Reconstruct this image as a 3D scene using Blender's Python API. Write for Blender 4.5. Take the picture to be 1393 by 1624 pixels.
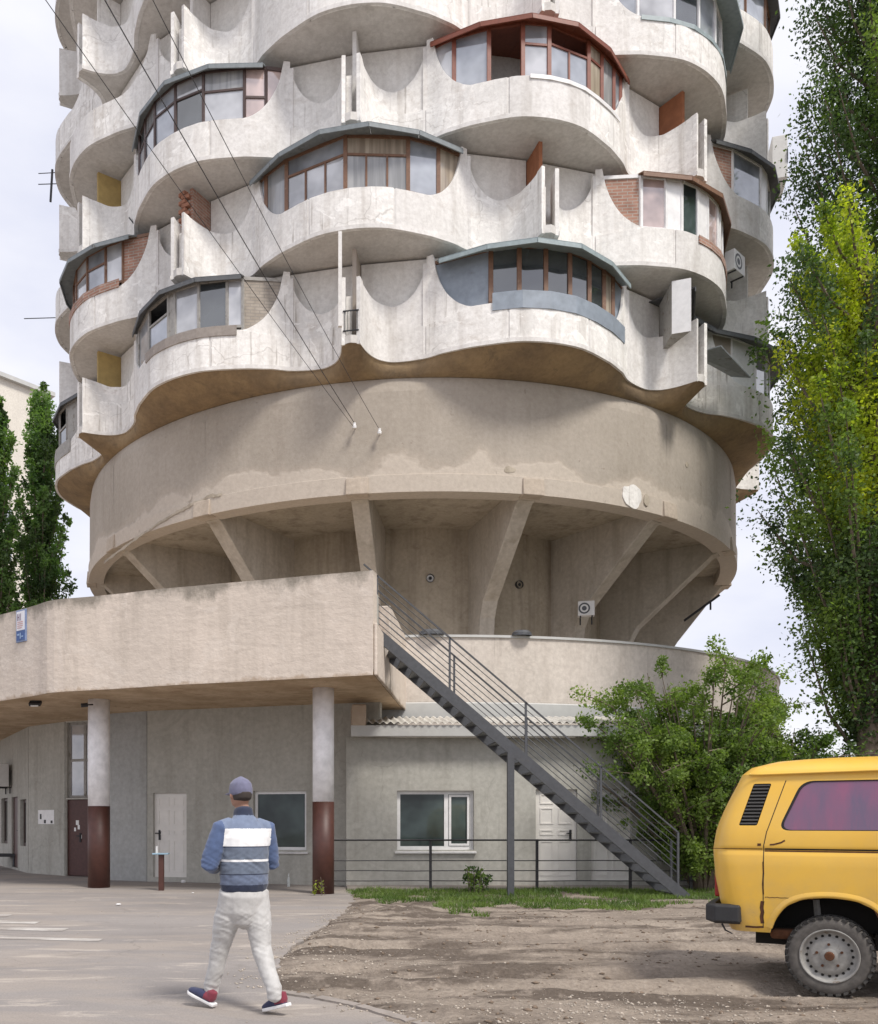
import bpy, bmesh, math, random
import numpy as np
from mathutils import Vector, Matrix, Euler, noise as mnoise

random.seed(7); np.random.seed(7)
for o in list(bpy.data.objects): bpy.data.objects.remove(o)
scene = bpy.context.scene
C = scene.collection
R = math.radians

# ------------------------------------------------------------------ camera, sky, sun, exposure
EYE = 1.5; F = 1455.0; CX = 520.0; CY = 1304.0          # level camera, lens shifted up and to the right
cam = bpy.data.cameras.new('camera'); camo = bpy.data.objects.new('camera', cam); C.objects.link(camo)
cam.sensor_fit = 'HORIZONTAL'; cam.sensor_width = 36.0; cam.lens = F/1393*36
cam.shift_x = (696.5-CX)/1393; cam.shift_y = (CY-812)/1393
cam.clip_start = 0.1; cam.clip_end = 2000
camo.location = (0, 0, EYE); camo.rotation_euler = (R(90), 0, 0)
scene.camera = camo

SUN_EL, SUN_AZ = R(53), R(143)                            # azimuth from +Y clockwise: behind the camera, to the right
world = bpy.data.worlds.new('World'); scene.world = world; world.use_nodes = True
nt = world.node_tree; nt.nodes.clear()
out = nt.nodes.new('ShaderNodeOutputWorld'); bg = nt.nodes.new('ShaderNodeBackground'); bg.inputs[1].default_value = 0.1
sky = nt.nodes.new('ShaderNodeTexSky'); sky.sky_type = 'NISHITA'; sky.sun_disc = False
sky.sun_elevation = SUN_EL; sky.sun_rotation = SUN_AZ; sky.air_density = 1.0; sky.dust_density = 2.0
tc = nt.nodes.new('ShaderNodeTexCoord'); mp = nt.nodes.new('ShaderNodeMapping'); mp.inputs['Scale'].default_value = (1, 1, 2.4)
nz = nt.nodes.new('ShaderNodeTexNoise'); nz.inputs['Scale'].default_value = 2.6; nz.inputs['Detail'].default_value = 7; nz.inputs['Roughness'].default_value = .52
cr = nt.nodes.new('ShaderNodeValToRGB')
cr.color_ramp.elements[0].position = .38; cr.color_ramp.elements[0].color = (5.05, 5.2, 6.1, 1)
cr.color_ramp.elements[1].position = .6; cr.color_ramp.elements[1].color = (6.4, 6.4, 6.8, 1)
mx = nt.nodes.new('ShaderNodeMix'); mx.data_type = 'RGBA'; mx.inputs[0].default_value = .93
nt.links.new(tc.outputs['Generated'], mp.inputs[0]); nt.links.new(mp.outputs[0], nz.inputs['Vector'])
nt.links.new(nz.outputs[0], cr.inputs[0]); nt.links.new(sky.outputs[0], mx.inputs[6]); nt.links.new(cr.outputs[0], mx.inputs[7])
nt.links.new(mx.outputs[2], bg.inputs[0]); nt.links.new(bg.outputs[0], out.inputs[0])

sl = bpy.data.lights.new('sun', 'SUN'); sl.energy = 2.0; sl.angle = R(13); sl.color = (1.0, .95, .88)
so = bpy.data.objects.new('sun', sl); C.objects.link(so)
sdir = Vector((math.sin(SUN_AZ)*math.cos(SUN_EL), math.cos(SUN_AZ)*math.cos(SUN_EL), math.sin(SUN_EL)))
so.rotation_euler = sdir.to_track_quat('Z', 'Y').to_euler(); so.location = (20, -20, 40)

vs = scene.view_settings; vs.view_transform = 'Standard'; vs.look = 'None'; vs.gamma = 1; vs.use_curve_mapping = False; vs.exposure = 0.68
scene.render.engine = 'CYCLES'
scene.cycles.max_bounces = 6; scene.cycles.diffuse_bounces = 3; scene.cycles.transparent_max_bounces = 6

# ------------------------------------------------------------------ helpers
def W(x, y, d):
    """real place of something seen at photo position x, y when it stands d metres away"""
    return Vector(((x-CX)/F*d, d, EYE+(CY-y)/F*d))

class MB:
    def __init__(s): s.v = []; s.f = []; s.m = []
    def add(s, vs, fs, m=0):
        b = len(s.v); s.v += [tuple(p) for p in vs]; s.f += [tuple(b+i for i in f) for f in fs]; s.m += [m]*len(fs); return s
    def box(s, c, size, mat=None, m=0):
        x, y, z = size[0]/2, size[1]/2, size[2]/2
        P = [Vector(p) for p in ((-x,-y,-z),(x,-y,-z),(x,y,-z),(-x,y,-z),(-x,-y,z),(x,-y,z),(x,y,z),(-x,y,z))]
        if mat is not None: P = [mat @ p for p in P]
        c = Vector(c); P = [p+c for p in P]
        return s.add(P, [(0,3,2,1),(4,5,6,7),(0,1,5,4),(1,2,6,5),(2,3,7,6),(3,0,4,7)], m)
    def bar(s, a, b, w, h=None, up=(0,0,1), m=0):
        """box-section bar from a to b; w across, h along up"""
        a = Vector(a); b = Vector(b); h = h or w; d = (b-a); L = d.length
        if L < 1e-6: return s
        d /= L; up = Vector(up)
        if abs(d.dot(up)) > .999: up = Vector((0,1,0))
        sx = d.cross(up).normalized(); uz = sx.cross(d)
        P = []
        for q in (a, b):
            for i, j in ((-1,-1),(1,-1),(1,1),(-1,1)): P.append(q+sx*i*w/2+uz*j*h/2)
        return s.add(P, [(3,2,1,0),(4,5,6,7),(0,1,5,4),(1,2,6,5),(2,3,7,6),(3,0,4,7)], m)
    def tube(s, pts, r, n=6, m=0, cap=True):
        pts = [Vector(p) for p in pts]; k = len(pts); rr = r if hasattr(r, '__len__') else [r]*k
        V = []; ref = None
        for i, p in enumerate(pts):
            t = (pts[min(i+1,k-1)]-pts[max(i-1,0)]).normalized()
            if ref is None: ref = Vector((0,0,1)) if abs(t.z) < .9 else Vector((1,0,0))
            a = t.cross(ref).normalized(); b = t.cross(a).normalized(); ref = b.cross(t) if False else ref
            for j in range(n):
                an = 2*math.pi*j/n; V.append(p+(a*math.cos(an)+b*math.sin(an))*rr[i])
        Fc = []
        for i in range(k-1):
            for j in range(n): Fc.append((i*n+j, i*n+(j+1)%n, (i+1)*n+(j+1)%n, (i+1)*n+j))
        if cap: Fc.append(tuple(range(n-1,-1,-1))); Fc.append(tuple((k-1)*n+j for j in range(n)))
        return s.add(V, Fc, m)
    def cyl(s, c, r, h, n=16, m=0, r2=None):
        c = Vector(c); return s.tube([c, c+Vector((0,0,h))], [r, r if r2 is None else r2], n, m)
    def prism(s, poly, z0, z1, m=0):
        n = len(poly); V = [(p[0],p[1],z0) for p in poly]+[(p[0],p[1],z1) for p in poly]
        return s.add(V, [tuple(range(n-1,-1,-1)), tuple(range(n,2*n))]+[(i,(i+1)%n,n+(i+1)%n,n+i) for i in range(n)], m)
    def quad(s, a, b, c, d, m=0): return s.add([a,b,c,d], [(0,1,2,3)], m)
    def slabquad(s, a, b, c, d, t, m=0):
        """a quad given thickness t along its back normal"""
        a,b,c,d = map(Vector,(a,b,c,d)); n = (b-a).cross(d-a).normalized()*t
        return s.add([a,b,c,d,a-n,b-n,c-n,d-n], [(0,1,2,3),(7,6,5,4),(0,4,5,1),(1,5,6,2),(2,6,7,3),(3,7,4,0)], m)
    def mesh(s, name, smooth=False):
        me = bpy.data.meshes.new(name); me.from_pydata(s.v, [], s.f)
        if any(s.m): me.polygons.foreach_set('material_index', s.m)
        if smooth: me.polygons.foreach_set('use_smooth', [True]*len(s.f))
        me.update(); return me
    def build(s, name, mats, parent=None, smooth=False, fix=True, bevel=0):
        me = s.mesh(name, smooth)
        if fix:
            bm = bmesh.new(); bm.from_mesh(me); bmesh.ops.recalc_face_normals(bm, faces=bm.faces); bm.to_mesh(me); bm.free()
        o = link(name, me, mats, parent)
        if bevel:
            md = o.modifiers.new('edge', 'BEVEL'); md.width = bevel; md.segments = 2; md.limit_method = 'ANGLE'
        return o

def link(name, me, mats, parent=None):
    o = bpy.data.objects.new(name, me); C.objects.link(o)
    for m in (mats if isinstance(mats, (list, tuple)) else [mats]): me.materials.append(m)
    if parent is not None: adopt(o, parent)
    return o
ROOT = {}
def adopt(o, p):
    o.parent = p
    if p.name in ROOT: o.matrix_parent_inverse = ROOT[p.name].inverted()
def thing(name, loc, label, cat, group=None):
    o = bpy.data.objects.new(name, None); C.objects.link(o); o.location = loc; o.empty_display_size = .2
    ROOT[o.name] = Matrix.Translation(Vector(loc)); return tag(o, label, cat, group)
def tag(o, label=None, cat=None, group=None, kind=None):
    if label: o['label'] = label
    if cat: o['category'] = cat
    if group: o['group'] = group
    if kind: o['kind'] = kind
    return o
def fastmesh(name, V, Fq, mats, parent=None):
    """V (n,3) array, Fq (m,k) index array"""
    me = bpy.data.meshes.new(name); V = np.asarray(V, np.float32); Fq = np.asarray(Fq, np.int32); k = Fq.shape[1]
    me.vertices.add(len(V)); me.vertices.foreach_set('co', V.ravel())
    me.loops.add(Fq.size); me.loops.foreach_set('vertex_index', Fq.ravel())
    me.polygons.add(len(Fq)); me.polygons.foreach_set('loop_start', np.arange(0, Fq.size, k, dtype=np.int32))
    me.update(calc_edges=True); me.validate()
    return link(name, me, mats, parent)

# ------------------------------------------------------------------ materials
class NB:
    def __init__(s, name):
        s.mat = bpy.data.materials.new(name); s.mat.use_nodes = True; s.nt = s.mat.node_tree
        s.b = s.nt.nodes['Principled BSDF']; s.pos = None
    def n(s, t): return s.nt.nodes.new(t)
    def l(s, a, b): s.nt.links.new(a, b)
    def P(s):
        if s.pos is None: s.pos = s.n('ShaderNodeNewGeometry').outputs['Position']
        return s.pos
    def noise(s, scale, detail=4, rough=.55, stretch=None, vec=None, dist=0):
        v = vec or s.P()
        if stretch:
            m = s.n('ShaderNodeMapping'); m.inputs['Scale'].default_value = stretch; s.l(v, m.inputs[0]); v = m.outputs[0]
        t = s.n('ShaderNodeTexNoise'); t.inputs['Scale'].default_value = scale; t.inputs['Detail'].default_value = detail
        t.inputs['Roughness'].default_value = rough; t.inputs['Distortion'].default_value = dist; s.l(v, t.inputs['Vector']); return t.outputs[0]
    def ramp(s, v, a, b, ca=(0,0,0,1), cb=(1,1,1,1)):
        r = s.n('ShaderNodeValToRGB'); e = r.color_ramp.elements
        e[0].position = a; e[0].color = ca; e[1].position = b; e[1].color = cb; s.l(v, r.inputs[0]); return r.outputs[0]
    def mix(s, f, a, b, mode='MIX'):
        m = s.n('ShaderNodeMix'); m.data_type = 'RGBA'; m.blend_type = mode
        for i, v in ((0,f),(6,a),(7,b)):
            if isinstance(v, (int,float)): m.inputs[i].default_value = v
            elif isinstance(v, tuple): m.inputs[i].default_value = v if len(v) == 4 else v+(1,)
            else: s.l(v, m.inputs[i])
        return m.outputs[2]
    def math(s, op, a, b=0.0):
        m = s.n('ShaderNodeMath'); m.operation = op
        for i, v in ((0,a),(1,b)):
            if isinstance(v,(int,float)): m.inputs[i].default_value = v
            else: s.l(v, m.inputs[i])
        return m.outputs[0]
    def bump(s, h, strength=.3, dist=.02):
        b = s.n('ShaderNodeBump'); b.inputs['Strength'].default_value = strength; b.inputs['Distance'].default_value = dist
        s.l(h, b.inputs['Height']); s.l(b.outputs[0], s.b.inputs['Normal'])
    def col(s, c): s.l(c, s.b.inputs['Base Color'])
    def rough(s, v): s.b.inputs['Roughness'].default_value = v
def c4(c, k=1.0): return (c[0]*k, c[1]*k, c[2]*k, 1)

def concrete(name, c1, c2, stain=(.12,.1,.08), streak=.5, big=.4, bumps=.35, rough=.92, fine=9, spots=0, crack=0, drip=0):
    m = NB(name); m.rough(rough); m.b.inputs['Specular IOR Level'].default_value = .25
    base = m.mix(m.ramp(m.noise(big, 3, .6), .36, .64), c4(c1), c4(c2))
    f = m.noise(fine, 3, .65)
    base = m.mix(1.0, base, m.ramp(f, .25, .75, (.84,.83,.82,1), (1.1,1.1,1.1,1)), 'MULTIPLY')
    st = m.noise(1.0, 3, .6, (2.6, 2.6, .22))
    base = m.mix(m.math('MULTIPLY', m.ramp(st, .5, .78), streak), base, c4(stain))
    if spots:
        sp = m.noise(1.7, 5, .72, (1,1,1.3), dist=.6)
        base = m.mix(m.math('MULTIPLY', m.ramp(sp, .56, .7), spots), base, c4(stain, 1.3))
    if drip:
        dn = m.noise(1.0, 4, .65, (9, 9, .35)); gate = m.ramp(m.noise(.8, 3), .42, .62)
        base = m.mix(m.math('MULTIPLY', m.math('MULTIPLY', m.ramp(dn, .57, .68), gate), drip), base, c4(stain, .75))
        pt = m.noise(1.1, 6, .68, dist=.9); base = m.mix(m.math('MULTIPLY', m.ramp(pt, .555, .57), .5*drip), base, c4(c2, .80))
        p2 = m.noise(.9, 6, .66, (1,1,1.6), vec=None, dist=1.3); base = m.mix(m.math('MULTIPLY', m.ramp(p2, .60, .612), .75*drip), base, c4(c1, 1.13))
    h = f
    if crack:
        v = m.n('ShaderNodeTexVoronoi'); v.feature = 'DISTANCE_TO_EDGE'; v.inputs['Scale'].default_value = .55
        wv = m.n('ShaderNodeVectorMath'); wv.operation = 'ADD'; nn = m.n('ShaderNodeTexNoise'); nn.inputs['Scale'].default_value = 1.3; nn.inputs['Detail'].default_value = 3
        m.l(m.P(), nn.inputs['Vector']); m.l(m.P(), wv.inputs[0]); m.l(nn.outputs['Color'], wv.inputs[1]); m.l(wv.outputs[0], v.inputs['Vector'])
        cm = m.ramp(v.outputs['Distance'], .0, .012, (1,1,1,1), (0,0,0,1))
        base = m.mix(m.math('MULTIPLY', m.math('MULTIPLY', cm, m.ramp(m.noise(.6,3), .45, .6)), crack), base, c4(stain, .6))
    m.col(base); m.bump(h, bumps, .022)
    return m.mat
def grimy_canopy(top):
    m = NB('canopy render with grimy rim'); m.rough(.93); m.b.inputs['Specular IOR Level'].default_value = .2
    c = m.mix(m.ramp(m.noise(.35,4,.6), .36, .64), c4((.66,.575,.495)), c4((.57,.50,.43)))
    c = m.mix(m.math('MULTIPLY', m.ramp(m.noise(1.0,4,.6,(2.4,2.4,.2)), .52, .72), .35), c, c4((.36,.31,.255)))
    pt = m.noise(.9, 6, .66, dist=1.1); c = m.mix(m.math('MULTIPLY', m.ramp(pt, .56, .575), .35), c, c4((.70,.625,.55)))
    x = m.n('ShaderNodeSeparateXYZ'); m.l(m.P(), x.inputs[0])
    k = m.math('ADD', m.math('SUBTRACT', x.outputs[2], top-.30), m.math('MULTIPLY', m.math('SUBTRACT', m.noise(1.3,6,.68,(1,1,.6)), .5), 1.3))
    c = m.mix(m.math('MULTIPLY', m.ramp(k, .10, .34), .85), c, c4((.23,.205,.17)))
    k2 = m.math('ADD', m.math('SUBTRACT', top-1.86, x.outputs[2]), m.math('MULTIPLY', m.math('SUBTRACT', m.noise(2.2,6,.7), .5), .5))
    c = m.mix(m.math('MULTIPLY', m.ramp(k2, .05, .12), .6), c, c4((.36,.26,.17)))
    f = m.noise(9,3,.65); c = m.mix(1.0, c, m.ramp(f, .25,.75,(.93,.925,.92,1),(1.05,1.05,1.05,1)), 'MULTIPLY')
    m.col(c); m.bump(m.math('ADD', f, m.math('MULTIPLY', m.noise(1.6,4,.6,(1,1,2.5)), 2.0)), .35, .03); return m.mat
def plain(name, c, rough=.6, var=.18, scale=6, metal=0, spec=.4, bump=0):
    m = NB(name); m.rough(rough); m.b.inputs['Metallic'].default_value = metal; m.b.inputs['Specular IOR Level'].default_value = spec
    n = m.noise(scale, 5, .6)
    m.col(m.mix(1.0, c4(c), m.ramp(n, .3, .7, (1-var,1-var,1-var,1), (1+var*.6,1+var*.6,1+var*.6,1)), 'MULTIPLY'))
    if bump: m.bump(n, bump, .01)
    return m.mat
def worn(name, c, under, amount=.55, rough=.6, scale=3, width=.06, metal=0):
    m = NB(name); m.rough(rough); m.b.inputs['Metallic'].default_value = metal
    n = m.noise(scale, 8, .7, dist=.3); v = m.noise(scale*2.5, 5)
    b = m.mix(1.0, c4(c), m.ramp(v, .3, .7, (.82,.82,.82,1), (1.1,1.1,1.1,1)), 'MULTIPLY')
    m.col(m.mix(m.ramp(n, amount, amount+width), b, c4(under))); m.bump(n, .15, .01); return m.mat
def glass(name, c=(.16,.18,.2), spec=1.0, rough=.06, var=.5, ior=1.9, coat=.6):
    m = NB(name); m.rough(rough); m.b.inputs['Specular IOR Level'].default_value = spec; m.b.inputs['IOR'].default_value = ior
    n = m.noise(.9, 3); m.col(m.mix(1.0, c4(c), m.ramp(n, .35, .65, (1-var,1-var,1-var,1), (1+var*.5,)*3+(1,)), 'MULTIPLY'))
    m.b.inputs['Coat Weight'].default_value = coat; m.b.inputs['Coat Roughness'].default_value = .03
    m.bump(m.noise(1.6, 2), .04, .05)
    return m.mat
def brickmat(name, c1, c2, mortar, sc=4.2):
    m = NB(name); m.rough(.9)
    br = m.n('ShaderNodeTexBrick'); br.inputs['Scale'].default_value = 1; br.inputs['Brick Width'].default_value = .26; br.inputs['Row Height'].default_value = .085
    br.inputs['Mortar Size'].default_value = .012; br.inputs['Color1'].default_value = c4(c1); br.inputs['Color2'].default_value = c4(c2); br.inputs['Mortar'].default_value = c4(mortar)
    x = m.n('ShaderNodeSeparateXYZ'); y = m.n('ShaderNodeCombineXYZ'); m.l(m.P(), x.inputs[0])
    m.l(m.math('ADD', x.outputs[0], m.math('MULTIPLY', x.outputs[1], .5)), y.inputs[0]); m.l(x.outputs[2], y.inputs[1]); m.l(y.outputs[0], br.inputs['Vector'])
    m.col(m.mix(1.0, br.outputs['Color'], m.ramp(m.noise(3,5), .3, .7, (.75,.75,.75,1), (1.15,1.15,1.15,1)), 'MULTIPLY')); m.bump(br.outputs['Fac'], -.4, .01); return m.mat
def leafmat(name, dark, light, trans=.35, sc=.7):
    m = NB(name); m.rough(.5); m.b.inputs['Specular IOR Level'].default_value = .35
    n = m.noise(sc, 3, .6); n2 = m.noise(14, 2)
    c = m.mix(m.ramp(n, .38, .62), c4(dark), c4(light)); c = m.mix(1.0, c, m.ramp(n2, .3, .7, (.65,.65,.65,1), (1.3,1.3,1.2,1)), 'MULTIPLY')
    m.col(c); t = m.n('ShaderNodeBsdfTranslucent'); m.l(m.mix(1.0, c, (1.4,1.6,.6,1), 'MULTIPLY'), t.inputs[0])
    ms = m.n('ShaderNodeMixShader'); ms.inputs[0].default_value = trans
    o = m.nt.nodes['Material Output']; m.l(m.b.outputs[0], ms.inputs[1]); m.l(t.outputs[0], ms.inputs[2]); m.l(ms.outputs[0], o.inputs[0]); return m.mat

M = {}
M['white'] = concrete('white limewashed concrete', (.89,.87,.835), (.81,.79,.755), (.31,.26,.21), .5, .5, .35, spots=.38, crack=.35, drip=.75)
M['white_b'] = concrete('grey white concrete', (.80,.78,.755), (.70,.68,.65), (.32,.28,.24), .45, .5, .3, spots=.3)
M['wall_w'] = concrete('white loggia wall', (.84,.82,.785), (.77,.75,.71), (.42,.37,.31), .3, .7, .2, spots=.15)
M['ceil'] = concrete('grey balcony soffit', (.70,.675,.64), (.62,.595,.56), (.25,.22,.19), .2, .6, .2, spots=.2)
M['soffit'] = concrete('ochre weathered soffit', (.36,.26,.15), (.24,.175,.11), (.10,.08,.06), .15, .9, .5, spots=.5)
M['drum'] = concrete('beige concrete drum', (.44,.385,.32), (.36,.31,.255), (.24,.19,.15), .35, .28, .3, spots=.12, crack=.25)
M['drum_lip'] = concrete('pale beige repaired render', (.53,.455,.375), (.47,.40,.325), (.3,.24,.18), .35, .8, .5, spots=.2)
M['fin'] = concrete('fin concrete', (.56,.515,.45), (.48,.435,.37), (.22,.18,.13), .5, .6, .4, spots=.35)
M['core'] = concrete('stained core concrete', (.50,.44,.355), (.40,.35,.275), (.14,.11,.08), .6, .5, .4, spots=.35)
M['podium'] = concrete('podium render', (.68,.615,.55), (.60,.545,.485), (.38,.32,.27), .35, .3, .25, spots=.16, crack=.15, drip=.3)
M['canopy'] = concrete('canopy render', (.64,.56,.485), (.55,.485,.42), (.31,.265,.215), .45, .35, .45, spots=.22, crack=.25, drip=.35)
M['canopy_under'] = concrete('flaking ochre canopy soffit', (.60,.46,.32), (.46,.335,.215), (.26,.16,.09), .1, 1.1, .6, spots=.7, drip=.5)
M['annex'] = concrete('grey annex render', (.50,.49,.445), (.43,.42,.378), (.25,.23,.195), .5, .3, .2, spots=.14, crack=.2, drip=.3)
M['annex_l'] = concrete('bluish grey patched render', (.45,.455,.445), (.38,.385,.375), (.24,.23,.2), .45, .6, .2, spots=.15)
M['plinth'] = concrete('grey paved apron', (.34,.30,.27), (.28,.25,.225), (.18,.15,.12), .1, .8, .3, spots=.3)
M['blue_sheet'] = worn('blue grey sheet metal', (.27,.31,.36), (.2,.21,.22), .66, .5, 2)
M['visor'] = worn('grey weathered sheet roof', (.21,.235,.245), (.11,.1,.09), .6, .55, 3)
M['visor_green'] = worn('grey green sheet roof', (.30,.36,.37), (.16,.16,.15), .64, .5, 3)
M['visor_dark'] = worn('dark slate sheet roof', (.10,.105,.11), (.2,.19,.17), .62, .6, 4)
M['brown'] = worn('brown varnished wood', (.20,.105,.062), (.30,.21,.15), .6, .55, 5)
M['redbrown'] = worn('red brown painted wood', (.21,.062,.035), (.14,.05,.03), .62, .5, 5)
M['darkbrown'] = worn('dark brown wood', (.085,.055,.048), (.13,.09,.07), .62, .5, 5)
M['pvc'] = plain('white window plastic', (.83,.82,.81), .35, .1)
M['greywood'] = worn('weathered grey wood', (.36,.345,.32), (.22,.2,.17), .56, .8, 4)
M['glass'] = glass('glass with painted sky reflection', (.36,.385,.425))  # pale grey-blue base carries the reflected sky as colour
M['glass_b'] = glass('curtained glass', (.46,.465,.48))
M['glass_d'] = glass('dark glass', (.055,.062,.066), .8)
M['glass_p'] = glass('pinkish curtained glass', (.58,.44,.40))
M['glass_g'] = glass('green grey glass', (.06,.082,.078), .5, .05, .6, 1.45, 0)
def curtain(name, c, c2):
    m = NB(name); m.rough(.12); m.b.inputs['IOR'].default_value = 1.6; m.b.inputs['Coat Weight'].default_value = .5; m.b.inputs['Coat Roughness'].default_value = .03
    n = m.noise(7, 3, .5, (1,1,.06)); k = m.noise(.8, 2); m.col(m.mix(m.ramp(n,.4,.6), m.mix(m.ramp(k,.4,.6), c4(c), c4(c2)), c4(c2,.75))); return m.mat
M['glass_c'] = curtain('glass over net curtain', (.44,.44,.43), (.32,.325,.33)); M['glass_w'] = curtain('glass over warm curtain', (.50,.43,.34), (.38,.31,.24))
M['open'] = plain('dark interior', (.018,.015,.013), .9)
M['brick'] = brickmat('pinkish brick', (.40,.22,.16), (.33,.17,.12), (.40,.34,.29))
M['brick_g'] = brickmat('beige grey brick', (.42,.37,.31), (.36,.31,.255), (.30,.27,.235))
M['terracotta'] = plain('terracotta painted panel', (.34,.135,.065), .8, .2, 5)
M['ochre'] = plain('ochre painted panel', (.46,.33,.13), .8, .22, 3)
M['beige_panel'] = plain('beige panel', (.44,.38,.325), .8, .12, 2)
M['metal_d'] = worn('dark grey painted steel', (.072,.075,.082), (.12,.095,.075), .66, .5, 6)
M['black'] = plain('black steel', (.028,.027,.03), .5, .2)
M['wire'] = plain('black cable', (.03,.03,.032), .6, .1)
M['door_w'] = plain('cream white metal door', (.80,.77,.72), .5, .07, 4)
M['door_b'] = worn('dark red brown metal door', (.095,.042,.036), (.2,.13,.1), .68, .5, 5)
M['col_w'] = worn('white column paint', (.90,.89,.90), (.55,.5,.45), .7, .6, 2.2)
M['col_b'] = worn('brown column paint', (.078,.029,.021), (.30,.21,.16), .68, .5, 3.4, .05)
M['eternit'] = concrete('pale corrugated sheet', (.62,.60,.55), (.52,.50,.46), (.3,.27,.22), .2, 1.2, .2)
M['fascia'] = plain('pale grey fascia', (.52,.52,.5), .6, .1, 2)
M['ac'] = plain('white appliance casing', (.70,.69,.67), .5, .08)

# ------------------------------------------------------------------ ground
def gmat():
    m = NB('dry earth'); m.rough(.97); m.b.inputs['Specular IOR Level'].default_value = .12
    a = m.noise(.55, 6, .65); st = m.noise(1.0, 6, .6, (.35, 1.5, 1), dist=.4); f = m.noise(22, 6, .7); g = m.noise(5, 5, .6)
    c = m.mix(m.ramp(a, .36, .64), c4((.275,.23,.19)), c4((.375,.318,.262)))
    c = m.mix(m.math('MULTIPLY', m.ramp(st, .47, .57), .85), c, c4((.115,.092,.075)))
    c = m.mix(m.math('MULTIPLY', m.ramp(g, .54, .66), .45), c, c4((.46,.39,.325)))
    c = m.mix(1.0, c, m.ramp(f, .25, .75, (.70,.69,.68,1), (1.2,1.2,1.2,1)), 'MULTIPLY')
    m.col(c); m.bump(m.math('ADD', f, m.math('MULTIPLY', g, 1.5)), .8, .045); return m.mat
def amat():
    m = NB('dusty asphalt'); m.rough(.93); m.b.inputs['Specular IOR Level'].default_value = .2
    a = m.noise(.35, 5, .6, (.6,1.4,1)); d = m.noise(.5, 7, .68, (.42,1.25,1), dist=.7); f = m.noise(60, 4, .7); s = m.noise(2.2, 7, .7, (.35,1.3,1), dist=.5)
    c = m.mix(m.ramp(a, .36, .64), c4((.25,.228,.215)), c4((.31,.283,.265)))
    c = m.mix(m.math('MULTIPLY', m.ramp(d, .46, .60), .6), c, c4((.37,.32,.275)))
    c = m.mix(m.math('MULTIPLY', m.ramp(s, .57, .64), .6), c, c4((.50,.44,.38)))
    c = m.mix(m.math('MULTIPLY', m.ramp(m.noise(1.3,6,.7), .60, .72), .35), c, c4((.13,.115,.10)))
    c = m.mix(1.0, c, m.ramp(f, .25, .75, (.8,.8,.8,1), (1.13,1.13,1.13,1)), 'MULTIPLY')
    v = m.n('ShaderNodeTexVoronoi'); v.feature = 'DISTANCE_TO_EDGE'; v.inputs['Scale'].default_value = .45
    wv = m.n('ShaderNodeVectorMath'); wv.operation = 'ADD'; nn = m.n('ShaderNodeTexNoise'); nn.inputs['Scale'].default_value = 1.1; nn.inputs['Detail'].default_value = 5
    m.l(m.P(), nn.inputs['Vector']); m.l(m.P(), wv.inputs[0]); m.l(nn.outputs['Color'], wv.inputs[1]); m.l(wv.outputs[0], v.inputs['Vector'])
    c = m.mix(m.math('MULTIPLY', m.ramp(v.outputs['Distance'], 0, .008, (1,1,1,1), (0,0,0,1)), m.math('MULTIPLY', m.ramp(m.noise(.25,2), .45, .6), .4)), c, c4((.10,.088,.078)))
    m.col(c); m.bump(f, .3, .008); return m.mat
M['earth'] = gmat(); M['asphalt'] = amat()
g = MB(); g.quad((-400,-60,-.08), (400,-60,-.08), (400,900,-.08), (-400,900,-.08))
tag(g.build('ground', M['earth'], fix=False), kind='structure')

# edge of the asphalt against the earth lot, walked from the building to behind the camera
AE = [(.55,20.9),(.5,18.6),(.47,17.05),(.26,14.95),(-.05,13.1),(-.38,11.1),(-.53,9.65),(-.56,8.6),(-.45,7.95),(-.2,7.77),(.2,7.37),(.56,6.8),(1.3,5.7),(2.6,4.2),(4.4,2.6),(6,0),(6,-12)]
def smooth_poly(P, k=5):
    P = [Vector((p[0],p[1],0)) for p in P]; o = []
    for i in range(len(P)-1):
        p0, p1, p2, p3 = P[max(i-1,0)], P[i], P[i+1], P[min(i+2,len(P)-1)]
        for j in range(k):
            t = j/k; o.append(.5*((2*p1)+(p2-p0)*t+(2*p0-5*p1+4*p2-p3)*t*t+(3*p1-p0-3*p2+p3)*t**3))
    o.append(P[-1]); return o
edge = smooth_poly(AE, 16)
edge = [Vector((p.x+.10*mnoise.noise(p*2.3)+.06*mnoise.noise(p*6), p.y, 0)) for p in edge]
eY = np.array([p.y for p in edge][::-1]); eX = np.array([p.x for p in edge][::-1])
def asphalt_edge_x(y): return float(np.interp(y, eY, eX))
poly = [(p.x,p.y) for p in edge]+[(-60,-12),(-60,60),(-14,60),(-14,33),(.55,33)]
m_ = MB(); m_.prism(poly, -.06, .02); tag(m_.build('asphalt_road', M['asphalt'], fix=True), kind='structure')

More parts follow.
